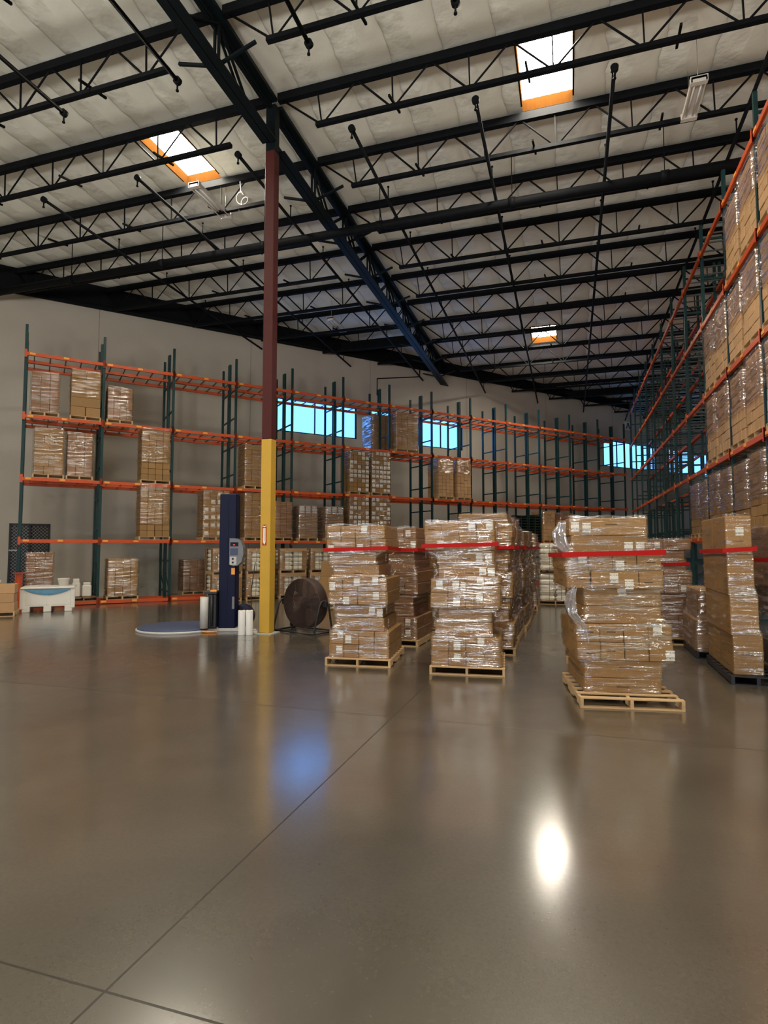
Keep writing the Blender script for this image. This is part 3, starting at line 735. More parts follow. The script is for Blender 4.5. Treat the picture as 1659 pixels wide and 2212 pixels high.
def floor_load(label, group, cx, cy, rot, layers, depth, mat='kraft', strap=None, labels=0.35, seed=1, film='film', base=0.137, film_from=0.0, ndeep=2, sides=True, amp=0.006, label_spec=None):
    """layers, bottom up: (height, x0, x1, columns, front inset). One stretch-wrapped bundle of cartons."""
    r = random.Random(seed)
    t = thing('wrapped_load', label, 'wrapped load', (cx, cy, base), rot, group)
    z = 0.0; spans = []
    for li, (h, x0, x1, nc, ins) in enumerate(layers):
        w = (x1-x0)/nc; y0, y1 = -depth/2+ins, depth/2-ins*0.6; dd = (y1-y0)/ndeep
        for a in range(nc):
            for b in range(ndeep):
                hh = h
                o = obj('carton', carton_mesh(w-0.008, dd-0.008, h-0.005, M[mat]), t, (x0+w*(a+0.5)+r.uniform(-.004,.004), y0+dd*(b+0.5)+(r.uniform(-.012,.006) if b == 0 else 0), z), (0,0,r.uniform(-.012,.012)))
                if b == 0 and r.random() < 0.6:
                    pw = min(0.16, w*0.4); pmk = cached(('print', round(pw, 2)), 'printed_mark', M['print'], lambda m: m.box(-pw/2, pw/2, -0.0008, 0.0008, -0.008, 0.008))
                    obj('printed_mark', pmk, o, (w*r.uniform(-.12,.12), -(dd-0.008)/2-0.0008, h*r.uniform(.3,.62)), None, 'dark printed line')
                if b == 0:
                    if label_spec is not None:
                        for (l2, a2, dx, dz, tl) in label_spec:
                            if l2 == li and a2 == a: add_label(o, w-0.008, dd-0.008, h-0.005, dx*w, dz*h, tilt=tl)
                    elif r.random() < labels:
                        add_label(o, w-0.008, dd-0.008, h-0.005, w*r.uniform(-.25,.25), h*r.uniform(-.12,.12), tilt=r.uniform(-.1,.1))
                if a == nc-1 and r.random() < labels*0.4: add_label(o, w-0.008, dd-0.008, h-0.005, dd*r.uniform(-.2,.2), 0, face='x')
        spans.append((z, z+h, x0, x1, y0, y1)); z += h
    top = z
    # film skin
    zs = []; k = film_from
    while k < top + 0.03: zs.append(k); k += 0.035
    zs.append(top + 0.03)
    rings = []
    for zz in zs:
        near = [s for s in spans if s[0]-0.07 <= zz <= s[1]+0.07] or [spans[-1]]
        x0 = min(s[2] for s in near); x1 = max(s[3] for s in near); y0 = min(s[4] for s in near); y1 = max(s[5] for s in near)
        rings.append([x0-0.012, x1+0.012, y0-0.012, y1+0.012])
    for _ in range(2):
        rings = [[(rings[max(i-1,0)][c]+2*rings[i][c]+rings[min(i+1,len(rings)-1)][c])/4 for c in range(4)] for i in range(len(rings))]
    for i, zz in enumerate(zs):   # never cut into the cartons
        near = [s for s in spans if s[0] <= zz <= s[1]] or [spans[-1]]
        rings[i] = [min(rings[i][0], min(s[2] for s in near)-0.006), max(rings[i][1], max(s[3] for s in near)+0.006), min(rings[i][2], min(s[4] for s in near)-0.018), max(rings[i][3], max(s[5] for s in near)+0.006)]
    part('stretch_wrap', shell(rings, zs, 12, amp, seed), M[film], t, label='clear wrinkled stretch film')
    if strap:
        zb = strap; i = min(range(len(zs)), key=lambda q: abs(zs[q]-zb)); q = rings[i]
        mb = MB(); o_ = 0.036; hh = 0.033
        cs = [(q[0]-o_,q[2]-o_),(q[1]+o_,q[2]-o_),(q[1]+o_,q[3]+o_),(q[0]-o_,q[3]+o_)]
        tz = [0.0, 0.035, 0.01, -0.02]
        for e in range(4):
            a, b = cs[e], cs[(e+1) % 4]; za, zb2 = zb+tz[e], zb+tz[(e+1) % 4]
            d = Vector((b[0]-a[0], b[1]-a[1], 0)).normalized(); nn = Vector((d.y, -d.x, 0))*0.004
            mb.quadbox([Vector((a[0],a[1],za-hh)), Vector((b[0],b[1],zb2-hh)), Vector((b[0],b[1],zb2-hh))-nn, Vector((a[0],a[1],za-hh))-nn,
                        Vector((a[0],a[1],za+hh)), Vector((b[0],b[1],zb2+hh)), Vector((b[0],b[1],zb2+hh))-nn, Vector((a[0],a[1],za+hh))-nn])
        part('red_band', mb, M['red_tape'], t, label='red band around the load')
    return t

def film_tail(parent, pts, wd, seed):
    """a loose gathered flap of film"""
    r = random.Random(seed); mb = MB(); n = 7; m = len(pts)
    for k, p in enumerate(pts):
        f = math.sin(math.pi*(0.12+0.8*k/(m-1)))
        for j in range(n):
            u = j/(n-1)*2-1
            mb.v.append((p[0]+r.uniform(-.02,.02)+u*wd*0.5*f, p[1]+r.uniform(-.05,.05)+0.06*math.cos(u*4), p[2]+r.uniform(-.02,.02)))
    for k in range(m-1):
        for j in range(n-1):
            a = k*n+j; mb.f.append((a, a+1, a+n+1, a+n)); mb.smooth.append(True)
    part('film_tail', mb, M['film_tail'], parent, label='bunched loose end of film')

GF = 'wrapped pallet loads standing on the floor'; GP = 'wooden pallets under the floor loads'
def row(h, spec): return [(h, *s) for s in spec]
# --- front load of the left row
LY1 = row(0.232, [(-.53,.555,4,0),(-.53,.555,4,0),(-.42,.46,1,.04),(-.455,.43,1,.05),(-.555,.53,4,0),(-.555,.52,4,0),(-.48,.36,1,.07),(-.565,.31,1,.05),(-.59,.49,4,0),(-.59,.475,4,0)])
LS1 = [(0,0,.2,.1,0),(1,0,.25,.25,0),(1,1,-.2,-.1,0),(3,0,.28,.05,.1),(3,0,.44,-.1,0),(4,1,-.25,-.2,0),(4,3,-.3,.2,0),(5,0,-.2,-.1,0),(5,1,.45,.2,0),(5,3,-.3,.3,0),(8,0,-.2,-.3,0),(8,2,-.2,-.2,0),(9,2,.1,.2,0)]
FY = 9.68
pallet('wooden pallet under the front load left of the aisle pair', GP, (-3.63, FY+0.72, 0), R(6), 1.17, 1.45)
floor_load('wrapped carton stack nearest the drum fan, front of the leftmost row', GF, -3.63, FY+0.70, R(6), LY1, 1.26, strap=1.885, seed=3, label_spec=LS1)
# --- front load of the middle row
LY2 = row(0.236, [(-.585,.57,4,0),(-.585,.56,4,0),(-.51,.43,1,.05),(-.46,.42,1,.06),(-.585,.56,4,0),(-.585,.56,4,0),(-.46,.48,1,.06),(-.49,.46,1,.05),(-.68,.48,4,0),(-.69,.47,4,0)])
LS2 = [(0,1,.0,.1,.1),(1,1,.0,-.1,0),(1,2,.35,.2,0),(4,1,.0,-.1,0),(4,2,.3,.25,0),(5,0,.0,.1,0),(5,1,-.05,.1,0),(5,1,.42,0,.12),(5,2,.35,.35,0),(6,0,.27,.05,0),(6,0,.42,0,0),(7,0,.24,.0,0),(7,0,.40,0,0),(8,0,.4,-.1,0),(9,2,.25,.15,0),(9,3,.2,.2,0)]
pallet('wooden pallet under the front load of the middle row', GP, (-1.70, 9.50+0.78, 0), R(6), 1.21, 1.5)
floor_load('wrapped carton stack in the middle, left edge of the open aisle', GF, -1.70, 9.50+0.74, R(6), LY2, 1.30, strap=1.95, seed=5, label_spec=LS2)
# --- big front load right of the aisle
LY3 = row(0.238, [(-.56,.42,1,.03),(-.545,.44,1,.03),(-.64,.575,4,0),(-.655,.565,4,0),(-.545,.46,1,.06),(-.545,.46,1,.06),(-.76,.48,4,0),(-.78,.455,4,0),(-.70,.305,1,.05),(-.71,.305,1,.05)])
LY3[0] = (0.19, -.56, .42, 1, .03)
LS3 = [(2,3,.35,-.15,0),(3,3,-.1,.25,0),(5,0,.0,.35,-.15),(6,2,.1,-.25,0),(6,1,.45,.1,0),(7,0,.25,.2,0),(7,2,-.2,-.2,0),(8,0,.25,-.15,0),(8,0,.40,-.15,0),(9,0,-.42,.0,0),(9,0,-.27,-.05,0)]
pallet('wooden pallet jutting out under the biggest front load', GP, (0.60, 8.16+0.80, 0), R(9), 1.27, 1.55)
t3 = floor_load('biggest wrapped carton stack, alone in front right of the open aisle', GF, 0.60, 8.16+0.98, R(9), LY3, 1.34, strap=1.83, seed=7, label_spec=LS3, amp=0.008)
film_tail(t3, [(-0.80,-0.55,2.28),(-0.86,-0.58,2.12),(-0.82,-0.6,1.98),(-0.72,-0.62,1.86),(-0.66,-0.62,1.78)], 0.20, 4)
film_tail(t3, [(-0.64,-0.62,1.42),(-0.72,-0.66,1.32),(-0.74,-0.68,1.16),(-0.70,-0.68,1.02),(-0.60,-0.66,0.9),(-0.52,-0.66,0.66)], 0.16, 9)

# --- the loads behind, along each row
def gen_layers(seed, w, top):
    r = random.Random(seed); out = []; z = 0; k = 0
    while z < top - 0.1:
        h = r.choice((0.232, 0.236, 0.24)); nc = 4 if (k//2) % 2 == 0 else 1
        e = r.uniform(-.02, .03) + (0.08 if nc == 1 else 0)
        out.append((h, -w/2+e, w/2-e, nc, 0.05 if nc == 1 else 0.0)); z += h; k += 1
    return out
def back_load(desc, cx, y0, seed, w=1.14, d=1.35, top=2.35, mat='kraft', strap=1.9, rot=None, film='film', pm=None):
    rot = R(rnd.uniform(-1, 4)) if rot is None else rot
    pallet('wooden pallet under the ' + desc, GP, (cx, y0+d/2, 0), rot, w+0.04, d+0.1, mat=pm, full=False)
    return floor_load(desc[0].lower() + desc[1:], GF, cx, y0+d/2, rot, gen_layers(seed, w, top), d, strap=strap, seed=seed, mat=mat, labels=0.3, film=film)
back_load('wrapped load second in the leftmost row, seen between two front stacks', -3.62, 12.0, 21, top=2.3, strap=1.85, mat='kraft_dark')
back_load('wrapped load third in the leftmost row', -3.62, 13.9, 22, top=2.2)
for k, y in enumerate((11.6, 13.3, 15.0, 16.7, 18.4, 20.1)):
    back_load(f'wrapped load in the middle row, {ORD[k+1]} from the front', -1.68 + (0.02, -0.02, 0.03, 0.0, -0.05, 0.02)[k], y, 30+k, w=1.18, top=(2.5, 2.45, 2.4, 2.35, 2.2, 2.3)[k], film='film_thick' if k % 2 else 'film', rot=R((2, 0, -1, 1, 0, 1)[k]))
for k, y in enumerate((11.1, 12.9, 14.7)):
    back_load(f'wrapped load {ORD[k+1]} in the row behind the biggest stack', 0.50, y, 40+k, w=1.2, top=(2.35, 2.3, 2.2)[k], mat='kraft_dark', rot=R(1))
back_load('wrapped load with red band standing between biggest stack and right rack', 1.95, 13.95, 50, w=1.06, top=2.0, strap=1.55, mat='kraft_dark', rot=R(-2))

# --- right-hand row in front of the right rack
pallet('black pallet under the tall dark load at the right', GP, (2.66, 11.05, 0), R(-1), 0.72, 1.85, mat=M['black_plastic'], full=False, name='black_pallet')
t = floor_load('tall stack of big cartons near the right edge, film only on its side', GF, 2.52, 11.12, R(-1), [(0.60,-.17,.24,1,0),(0.60,-.19,.20,1,0),(0.62,-.21,.16,1,0),(0.60,-.22,.14,1,0)], 1.80, mat='kraft', strap=1.88, seed=61, film='film', label_spec=[(3,0,.05,.1,0)])
pallet('black pallet under the low two-tier load', GP, (2.72, 13.0, 0), R(-1), 1.0, 1.45, mat=M['black_plastic'], full=False, name='black_pallet')
floor_load('low two-tier load in cloudy film behind the tall dark stack', GF, 2.72, 13.02, R(-1), [(0.58,-.50,.48,2,0),(0.55,-.42,.45,2,.08)], 1.45, mat='kraft', seed=62, film='film_thick', labels=0)
pallet('wooden pallet under the load cut off by the right edge', GP, (3.30, 10.85, 0), R(-1), 0.46, 1.4)
floor_load('cloudy wrapped load with red band cut off by the right edge', GF, 3.24, 10.95, R(-1), [(0.45,-.14,.32,1,0.03),(0.42,-.06,.32,1,0.10),(0.45,-.20,.32,1,0),(0.45,-.26,.32,1,0),(0.50,-.26,.32,1,0)], 1.3, mat='kraft', strap=1.74, seed=63, film='film_thick', labels=0.3)

# --- rack loads
def rack_load(label, group, loc, rotz, w, d, h, nc, nr, mat='kraft', film='film', film_from=0.0, pm=None, labels=0.0, ndeep=2, full=False, brick=False, seed=0, pal=True, top_labels=False):
    if pal: pallet('pallet under the ' + label, 'pallets on the rack beams', loc, rotz, w, d, mat=pm, full=full, name='wooden_pallet')
    r = random.Random(seed)
    t = thing('wrapped_load', label, 'wrapped load', (loc[0], loc[1], loc[2]+0.137), rotz, group)
    ch = h/nr; dd = (d-0.04)/ndeep
    for k in range(nr):
        n = nc if not (brick and k % 2) else max(1, nc-1)
        cw = (w-0.05)/n
        for a in range(n):
            for b in range(ndeep):
                o = obj('carton', carton_mesh(cw-0.012, dd-0.01, ch-0.006, M[mat]), t, (-w/2+0.025+cw*(a+0.5)+r.uniform(-.005,.005), -d/2+0.02+dd*(b+0.5)+(r.uniform(-.01,.01) if b == 0 else 0), ch*k), (0,0,r.uniform(-.015,.015)))
                if b == 0 and top_labels and k == nr-1: add_label(o, cw, dd-0.01, ch, 0, ch*0.12, lw=0.22, lh=0.30)
                if b == 0 and r.random() < labels: add_label(o, cw, dd-0.01, ch, 0, 0, lw=0.16, lh=min(0.14, ch*0.7))
    zs = [film_from + (h+0.02-film_from)*i/14 for i in range(15)]
    key = ('rshell', round(w,2), round(d,2), round(h,2), round(film_from,2))
    if (key, film) not in CACHE:
        rings = [[-w/2-0.008, w/2+0.008, -d/2-0.014, d/2+0.008] for _ in zs]
        CACHE[(key, film)] = shell(rings, zs, 8, 0.007, seed).mesh('stretch_wrap', M[film])
    obj('stretch_wrap', CACHE[(key, film)], t, None, None, 'clear wrinkled stretch film')
    return t
GA = 'wrapped loads on the far rack'
def far_load(sa, sb, lev, h, desc, nc=3, nr=6, row_=0, **kw):
    sm_ = (sa+sb)/2; w = sb-sa; d = 1.0
    off = -(0.42 + row_*1.05)
    p = A(sm_, off, LEV_A[lev]+0.002)
    rack_load(desc, GA, p, ROTA, w, d, h, nc, nr, seed=int(abs(sa)*100)+lev, **kw)
LV = ['floor beam', 'lowest raised beam', 'second raised beam', 'third raised beam']
far_load(-2.44,-1.53,3,1.45,'dim wrapped load at the far left of the third beam level', mat='kraft_dark', nr=5)
far_load(-1.20,-0.17,3,1.72,'film topped carton load beside the second frame, third beam level', nr=5, nc=2, film_from=0.75, brick=True)
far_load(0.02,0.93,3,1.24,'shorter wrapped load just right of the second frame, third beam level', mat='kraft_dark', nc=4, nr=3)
far_load(12.75,14.1,3,1.78,'wrapped load standing in front of the second window', nc=4, nr=6)
far_load(12.02,13.42,3,1.78,'bluish wrapped load in the rear rack row before the second window', nc=3, nr=5, row_=1, film='film_thick')
far_load(-2.30,-1.31,2,1.66,'wrapped stepped carton load at far left of the second beam level', nc=3, nr=6, brick=True)
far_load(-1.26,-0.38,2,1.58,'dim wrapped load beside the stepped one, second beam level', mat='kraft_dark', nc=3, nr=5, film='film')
far_load(1.24,2.34,2,2.0,'tall wrapped load in the second bay, second beam level', nc=4, nr=9, film_from=0.7)
far_load(5.28,6.25,2,1.74,'wrapped load just left of the column, second beam level', nc=3, nr=8)
far_load(10.22,11.30,2,1.9,'white-labelled load, left one of the pair at the second beam level', nc=5, nr=9, labels=0.55, film_from=0.5)
far_load(11.40,12.48,2,1.98,'white-labelled load, right one of the pair at the second beam level', nc=5, nr=9, labels=0.75, film_from=0.4)
far_load(15.28,16.28,2,1.95,'amber carton load beside a dark gap, second beam level', mat='kraft_light', nc=4, nr=11, film_from=1.2)
far_load(16.48,17.42,2,1.98,'amber carton load right next to a frame, second beam level', mat='kraft_light', nc=4, nr=11, film_from=1.2)
far_load(1.24,2.38,1,2.0,'tall wrapped load in the second bay, lowest raised beam', nc=4, nr=9, film_from=0.5)
far_load(3.60,4.72,1,1.9,'white-banded load behind the wrapping machine mast', nc=4, nr=6, labels=0.7)
far_load(5.30,6.30,1,1.86,'wrapped load left of the column on the lowest raised beam', nc=3, nr=6)
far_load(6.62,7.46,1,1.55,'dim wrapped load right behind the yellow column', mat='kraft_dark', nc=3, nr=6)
far_load(7.74,8.66,1,1.42,'load with three white sheets on top, left one of two', nc=3, nr=3, top_labels=True, film='film_thick')
far_load(9.02,9.96,1,1.42,'load with three white sheets on top, right one of two', nc=3, nr=3, top_labels=True, film='film_thick')
far_load(10.22,11.30,1,1.95,'glossy white-labelled load below the pair, left one', nc=5, nr=9, labels=0.6)
far_load(11.40,12.48,1,1.95,'glossy white-labelled load below the pair, right one', nc=5, nr=9, labels=0.6)
far_load(22.62,23.6,1,1.65,'carton load beside the dark pallet pile at far right', mat='kraft_light', nc=3, nr=8, film_from=0.9)
far_load(24.0,25.0,1,1.6,'carton load near the right corner on the lowest raised beam', mat='kraft_dark', nc=3, nr=8)
far_load(-2.40,-1.52,0,1.62,'wrapped load low at the far left behind the white bin', mat='kraft_dark', nc=3, nr=5)
far_load(0.18,1.28,0,1.38,'wrapped four-block load low in the second bay', nc=4, nr=4)
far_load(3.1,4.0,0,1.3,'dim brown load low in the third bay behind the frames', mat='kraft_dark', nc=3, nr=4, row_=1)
# pile of dark green plastic pallets on the far rack
for col, (sa, sb) in enumerate(((20.42, 21.45), (21.5, 22.5))):
    for k in range(10):
        pallet(f'dark green plastic pallet, {ORD[k]} from bottom of the {("left","right")[col]} pile by the corner', 'dark plastic pallets piled on the far rack', A((sa+sb)/2, -0.45, LEV_A[1]+0.002+0.150*k), ROTA + R(rnd.uniform(-1.5,1.5)), sb-sa-0.02, 1.0, mat=M['green_plastic'], full=False, name='plastic_pallet')
# pale boards leaning against the wall
for k in range(3):
    o = part('board', MB().box(0, 1.2, 0, 0.05, 0, 2.05), M['sheet'], None, A(1.35+0.22*k, -3.0-0.16*k), (R(-6), 0, ROTA))
    tag(o, f'pale grey board leaning upright behind the second bay, {("front","middle","rear")[k]} one of three', 'board', 'pale boards leaning behind the rack')
# white drums / bags on a pallet in the first bay
pallet('pallet under the white canisters in the first bay', 'pallets on the rack beams', A(-0.55, -0.42, LEV_A[0]+0.002), ROTA, 1.0, 0.95, full=False, mat=M['kraft_dark'])
def jug(label, loc, w, d, h):
    t = thing('canister', label, 'canister', loc, ROTA, 'white canisters in the first bay')
    part('body', MB().cham(-w/2, w/2, -d/2, d/2, 0, h*0.8, 0.03), M['white_plastic'], t); part('neck', MB().cham(-w*0.4, w*0.4, -d*0.4, d*0.4, h*0.8, h, 0.02), M['white_plastic'], t)
jug('tall white canister on a pallet beside the white bin', A(-0.80, -0.25, LEV_A[0]+0.14), 0.26, 0.26, 0.66)
jug('shorter white canister right of the tall one', A(-0.45, -0.25, LEV_A[0]+0.14), 0.30, 0.28, 0.52)

GR = 'wrapped loads on the right rack'
LN = ['lowest raised beam', 'second beam', 'third beam', 'fourth beam']
def right_load(yc, lev, desc, w=1.16, h=1.58, **kw):
    rack_load(desc, GR, (XRK+0.46, yc, LEV_R[lev]+0.002), R(-90), w, 1.05, h, 4, 7, seed=int(yc*37)+lev, full=True, brick=True, **kw)
last = {0: 21.3, 1: 18.67, 2: 18.67, 3: 16.2}
for lev in range(4):
    y = YR0; idx = 0; centres = []
    for b in range(4):
        for q in (0.68, 1.95):
            c = YR0 + PR*b + q
            if c < last[lev]: centres.append(c)
    n = len(centres)
    for i, c in enumerate(centres):
        right_load(c, lev, f'right rack load on the {LN[lev]}, {ORD[n-1-i]} from the far end', h=(1.52, 1.60, 1.62, 1.62)[lev] + (0.04*((i*7+lev*3) % 3)), mat='kraft_light' if lev != 0 else 'kraft', film='film_thick', film_from=(0.45, 0.62, 0.72, 0.78)[lev] + 0.06*((i+lev) % 3))
# loads on the row behind, many added to darken the view through the rack
k = 0
for b in range(2, 10):
    for lev in range(3):
        if (b*5 + lev*3) % 4 == 0: continue
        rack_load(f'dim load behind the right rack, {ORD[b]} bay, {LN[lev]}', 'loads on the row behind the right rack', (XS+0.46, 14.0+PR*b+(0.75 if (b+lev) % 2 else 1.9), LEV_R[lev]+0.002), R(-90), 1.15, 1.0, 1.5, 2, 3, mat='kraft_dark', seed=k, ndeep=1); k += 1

# ------------------------------------------------------------------ white bag pallets behind the machine
def bag_stack(label, group, loc, rotz, w, d, h, wrap_w=0.86, rows_=5):
    pallet('pallet under the ' + label, 'pallets under the white bag stacks', loc, rotz, w, d, full=False)
    t = thing('bag_stack', label, 'bag stack', (loc[0], loc[1], loc[2]+0.137), rotz, group)
    bh = h/rows_
    for k in range(rows_):
        for a in range(2):
            for b in range(2):
                me = cached(('sack', round(w,2), round(d,2), round(bh,2)), 'sack', M['bag'], lambda m: sack(m, w/2-0.06, d/2-0.04, bh))
                obj('sack', me, t, (-w/4+0.01+a*(w/2-0.02), -d/4+b*d/2, bh*k))
    mb = MB()
    for sx in (-1, 1):
        for sy in (-1, 1): mb.box(sx*(w/2-0.10) - (0.10 if sx > 0 else 0) + (0.0), sx*(w/2-0.10) + (0.10 if sx > 0 else 0.0) + (0.10 if sx < 0 else 0), sy*d/2-0.012, sy*d/2+0.012, 0, h)
    return t, mb
def sack(m, w, d, h):
    n = 10; i0 = len(m.v); rings = 7
    for k in range(rings):
        v = k/(rings-1)*2-1; f = (1-abs(v)**3.5)
        for j in range(n*4):
            a = 2*math.pi*j/(n*4); c, s_ = math.cos(a), math.sin(a)
            e = 0.25
            x = math.copysign(abs(c)**e, c)*w/2; y = math.copysign(abs(s_)**e, s_)*d/2
            g = 0.80+0.20*f
            m.v.append((x*g, y*g, h*(0.5+0.5*v*0.98)))
    for k in range(rings-1):
        for j in range(n*4):
            m.f.append((i0+k*n*4+j, i0+k*n*4+(j+1)%(n*4), i0+(k+1)*n*4+(j+1)%(n*4), i0+(k+1)*n*4+j)); m.smooth.append(True)
    m.f.append(tuple(i0+(rings-1)*n*4+j for j in range(n*4))); m.smooth.append(True)
def bags(label, loc, rotz, w=1.16, d=1.05, h=0.86, corners=True):
    t, _ = bag_stack(label, 'white bag stacks in front of the far rack', loc, rotz, w, d, h)
    if corners:
        for sx in (-1, 1):
            for sy in (-1, 1):
                mb = MB(); x = sx*w/2; y = sy*d/2
                mb.box(min(x, x-sx*0.2), max(x, x-sx*0.2), min(y, y+sy*0.012), max(y, y+sy*0.012), 0, h+0.01)
                mb.box(min(x, x+sx*0.012), max(x, x+sx*0.012), min(y, y-sy*0.2), max(y, y-sy*0.2), 0, h+0.01)
                part('corner_board', mb, M['kraft'], t, label='brown cardboard corner board')
        part('top_tray', MB().box(-w/2, w/2, -d/2, d/2, h+0.005, h+0.02).box(-w/2, w/2, -d/2-0.02, -d/2-0.008, h-0.10, h+0.02), M['kraft_light'], t, label='cardboard top tray')
    mb = MB()
    for x in (-w*0.17, 0.0, w*0.17): mb.box(x-0.008, x+0.008, -d/2-0.016, -d/2-0.010, 0, h)
    for z in (h*0.3, h*0.62): mb.box(-w/2, w/2, -d/2-0.016, -d/2-0.010, z-0.008, z+0.008)
    part('strapping', mb, M['grey_panel'], t, label='grey strapping bands')
    zs = [h*i/10 for i in range(11)]
    part('stretch_wrap', shell([[-w/2-0.02, w/2+0.02, -d/2-0.03, d/2+0.02]]*11, zs, 8, 0.006, 17), M['film'], t, label='clear wrinkled stretch film')
for k, sc in enumerate((4.30, 5.66, 7.02, 8.38)):
    for lv, nm in enumerate(('lower', 'upper')):
        bags(f'white bag stack behind the machine, {ORD[k]} column, {nm} one', A(sc, 0.72 + 0.03*lv, 1.02*lv), ROTA + R((0.6,-0.8,0.4,-0.5)[k]))
for lv, nm in enumerate(('lower', 'upper')):
    bags(f'white bag stack closing the far end of the open aisle, {nm} one', (-0.55 + 0.02*lv, 22.9, 1.12*lv), R(2), w=1.2, d=1.1, h=0.97, corners=False)
# loose brown carton load in front of the bags
pallet('wooden pallet under the plain brown cartons behind the fan', GP, (-7.9, 19.2, 0), R(20), 1.1, 1.0, full=False)
t = thing('carton_pile', 'plain brown carton pile behind the drum fan', 'carton pile', (-7.9, 19.2, 0.137), R(20))
for (x, z, w, h, d) in ((-0.26, 0, 0.5, 0.5, 0.9), (0.26, 0, 0.5, 0.5, 0.9), (0.0, 0.5, 0.98, 0.42, 0.85), (-0.05, 0.92, 0.8, 0.55, 0.8), (0.1, 1.47, 0.5, 0.3, 0.6)):
    o = obj('carton', carton_mesh(w, d, h, M['kraft']), t, (x, 0, z)); 
    if z == 0.92: add_label(o, w, d, h, 0.15, 0.0, 0.12, 0.10)

# ------------------------------------------------------------------ stretch wrapping machine
t = thing('stretch_wrapping_machine', 'navy stretch wrapping machine with tall mast and round turntable', 'wrapping machine', (-8.19, 12.93, 0), R(18))
part('turntable', MB().lathe([(0,0.085),(0.98,0.085),(1.00,0.075),(1.00,0.03),(0,0.03)], 56, (-1.30, 0.28, 0)), M['blue_grey'], t, label='blue-grey round turntable')
part('turntable_rim', MB().lathe([(1.01,0.0),(1.04,0.0),(1.04,0.05),(1.01,0.055)], 56, (-1.30, 0.28, 0)), M['silver'], t)
part('base_arm', MB().cham(-1.2, 0.55, -0.22, 0.42, 0, 0.075, 0.01), M['silver'], t)
part('mast', MB().cham(-0.21, 0.21, -0.16, 0.22, 0.075, 3.42, 0.02).box(-0.012, 0.012, -0.168, -0.16, 0.2, 3.3), M['navy'], t, label='tall navy mast')
part('warning_decal', MB().box(0.10, 0.19, -0.164, -0.161, 1.40, 1.56), M['clip'], t, label='yellow decal on the mast')
part('name_plate', MB().box(0.13, 0.19, -0.164, -0.161, 0.55, 0.85), M['grey_panel'], t)
prof = [(0.0,-0.30),(0.10,-0.34),(0.20,-0.33),(0.30,-0.24),(0.345,-0.05),(0.34,0.12),(0.28,0.27),(0.16,0.345),(0.0,0.35)]
mb = MB(); nn = len(prof); i0 = 0
for yy in (-0.17, 0.10):
    for (x, z) in prof: mb.v.append((0.06+x, yy-0.05, 1.95+z))
mb.f.append(tuple(range(nn))); mb.smooth.append(False); mb.f.append(tuple(reversed(range(nn, 2*nn)))); mb.smooth.append(False)
for j in range(nn): mb.f.append(((j+1)%nn, j, nn+j, nn+(j+1)%nn)); mb.smooth.append(False)
cb = part('control_box', mb, M['grey_panel'], t, label='grey rounded control box')
part('display', MB().box(0.08, 0.28, -0.226, -0.221, 2.10, 2.20), M['navy'], cb, label='dark blue display'); part('indicator', MB().box(0.15, 0.20, -0.230, -0.226, 2.12, 2.15), M['led'], cb, label='small red indicator')
part('keypad', MB().box(0.08, 0.27, -0.226, -0.221, 1.88, 2.05), M['blue_grey'], cb, label='blue keypad')
part('button_plate', MB().cham(0.075, 0.24, -0.228, -0.221, 1.64, 1.84, 0.003), M['silver'], cb, label='silver button plate')
for z in (1.70, 1.79): part('knob', MB().cyl((0.15, -0.24, z), (0.15, -0.226, z), 0.025, 12), M['black'], cb)
ca = part('film_carriage', MB().cham(-0.44, -0.22, -0.30, 0.0, 0.10, 0.92, 0.015).cham(-0.52, -0.20, -0.32, 0.02, 0.92, 1.0, 0.015).cyl((-0.32,-0.34,0.14),(-0.32,-0.34,0.9),0.03,10), M['black_plastic'], t, label='black film carriage')
part('film_roll', MB().cyl((-0.50, -0.34, 0.10), (-0.50, -0.34, 0.86), 0.10, 20), M['silver'], ca, label='grey roll of film')
part('carriage_handle', MB().cham(-0.36, -0.20, -0.36, -0.30, 0.98, 1.03, 0.01), M['clip'], ca, label='yellow tip')
part('guard_hood', MB().lathe([(0.02,0.0),(0.30,0.0),(0.30,0.26),(0.02,0.26)], 24, (0.28, 0.20, 0.32), axis='y'), M['navy'], t)
part('cable', MB().tube([(0.55,-0.1,0.02),(0.62,-0.2,0.5),(0.60,-0.15,1.0),(0.66,0.0,1.7)], 0.012, 6), M['black'], t, label='thin black hanging cable')
part('toe_bumper', MB().tube([(-0.62,-0.38,0.03),(-0.4,-0.46,0.03),(-0.15,-0.42,0.03)], 0.022, 8), M['clip'], t, label='yellow toe bumper')

# spare film rolls standing on the floor
for k, (x, y) in enumerate(((-7.46, 12.36), (-7.30, 12.44))):
    t = thing('spare_film_roll', f'white spare film roll standing by the column, {("left","right")[k]} one', 'film roll', (x, y, 0), 0, 'spare film rolls by the column')
    part('film', MB().lathe([(0.03,0.0),(0.082,0.0),(0.085,0.01),(0.085,0.57),(0.082,0.58),(0.03,0.58)], 28), M['film_roll'], t); part('core', MB().lathe([(0.026,0.58),(0.026,-0.0),(0.034,0.0),(0.034,0.585),(0.026,0.585)], 20), M['kraft'], t)
t = thing('charger_block', 'small white block with lead at the foot of the yellow column', 'charger', (-7.22, 12.70, 0), R(15)) if False else None
o = part('floor_block', MB().cham(-0.11, 0.11, -0.06, 0.06, 0, 0.075, 0.015).cham(-0.05, 0.08, -0.05, 0.05, 0.075, 0.11, 0.01), M['white_plastic'], None, (-7.33, 12.66, 0), (0,0,R(15))); tag(o, 'small white block on floor between film rolls and column', 'block')

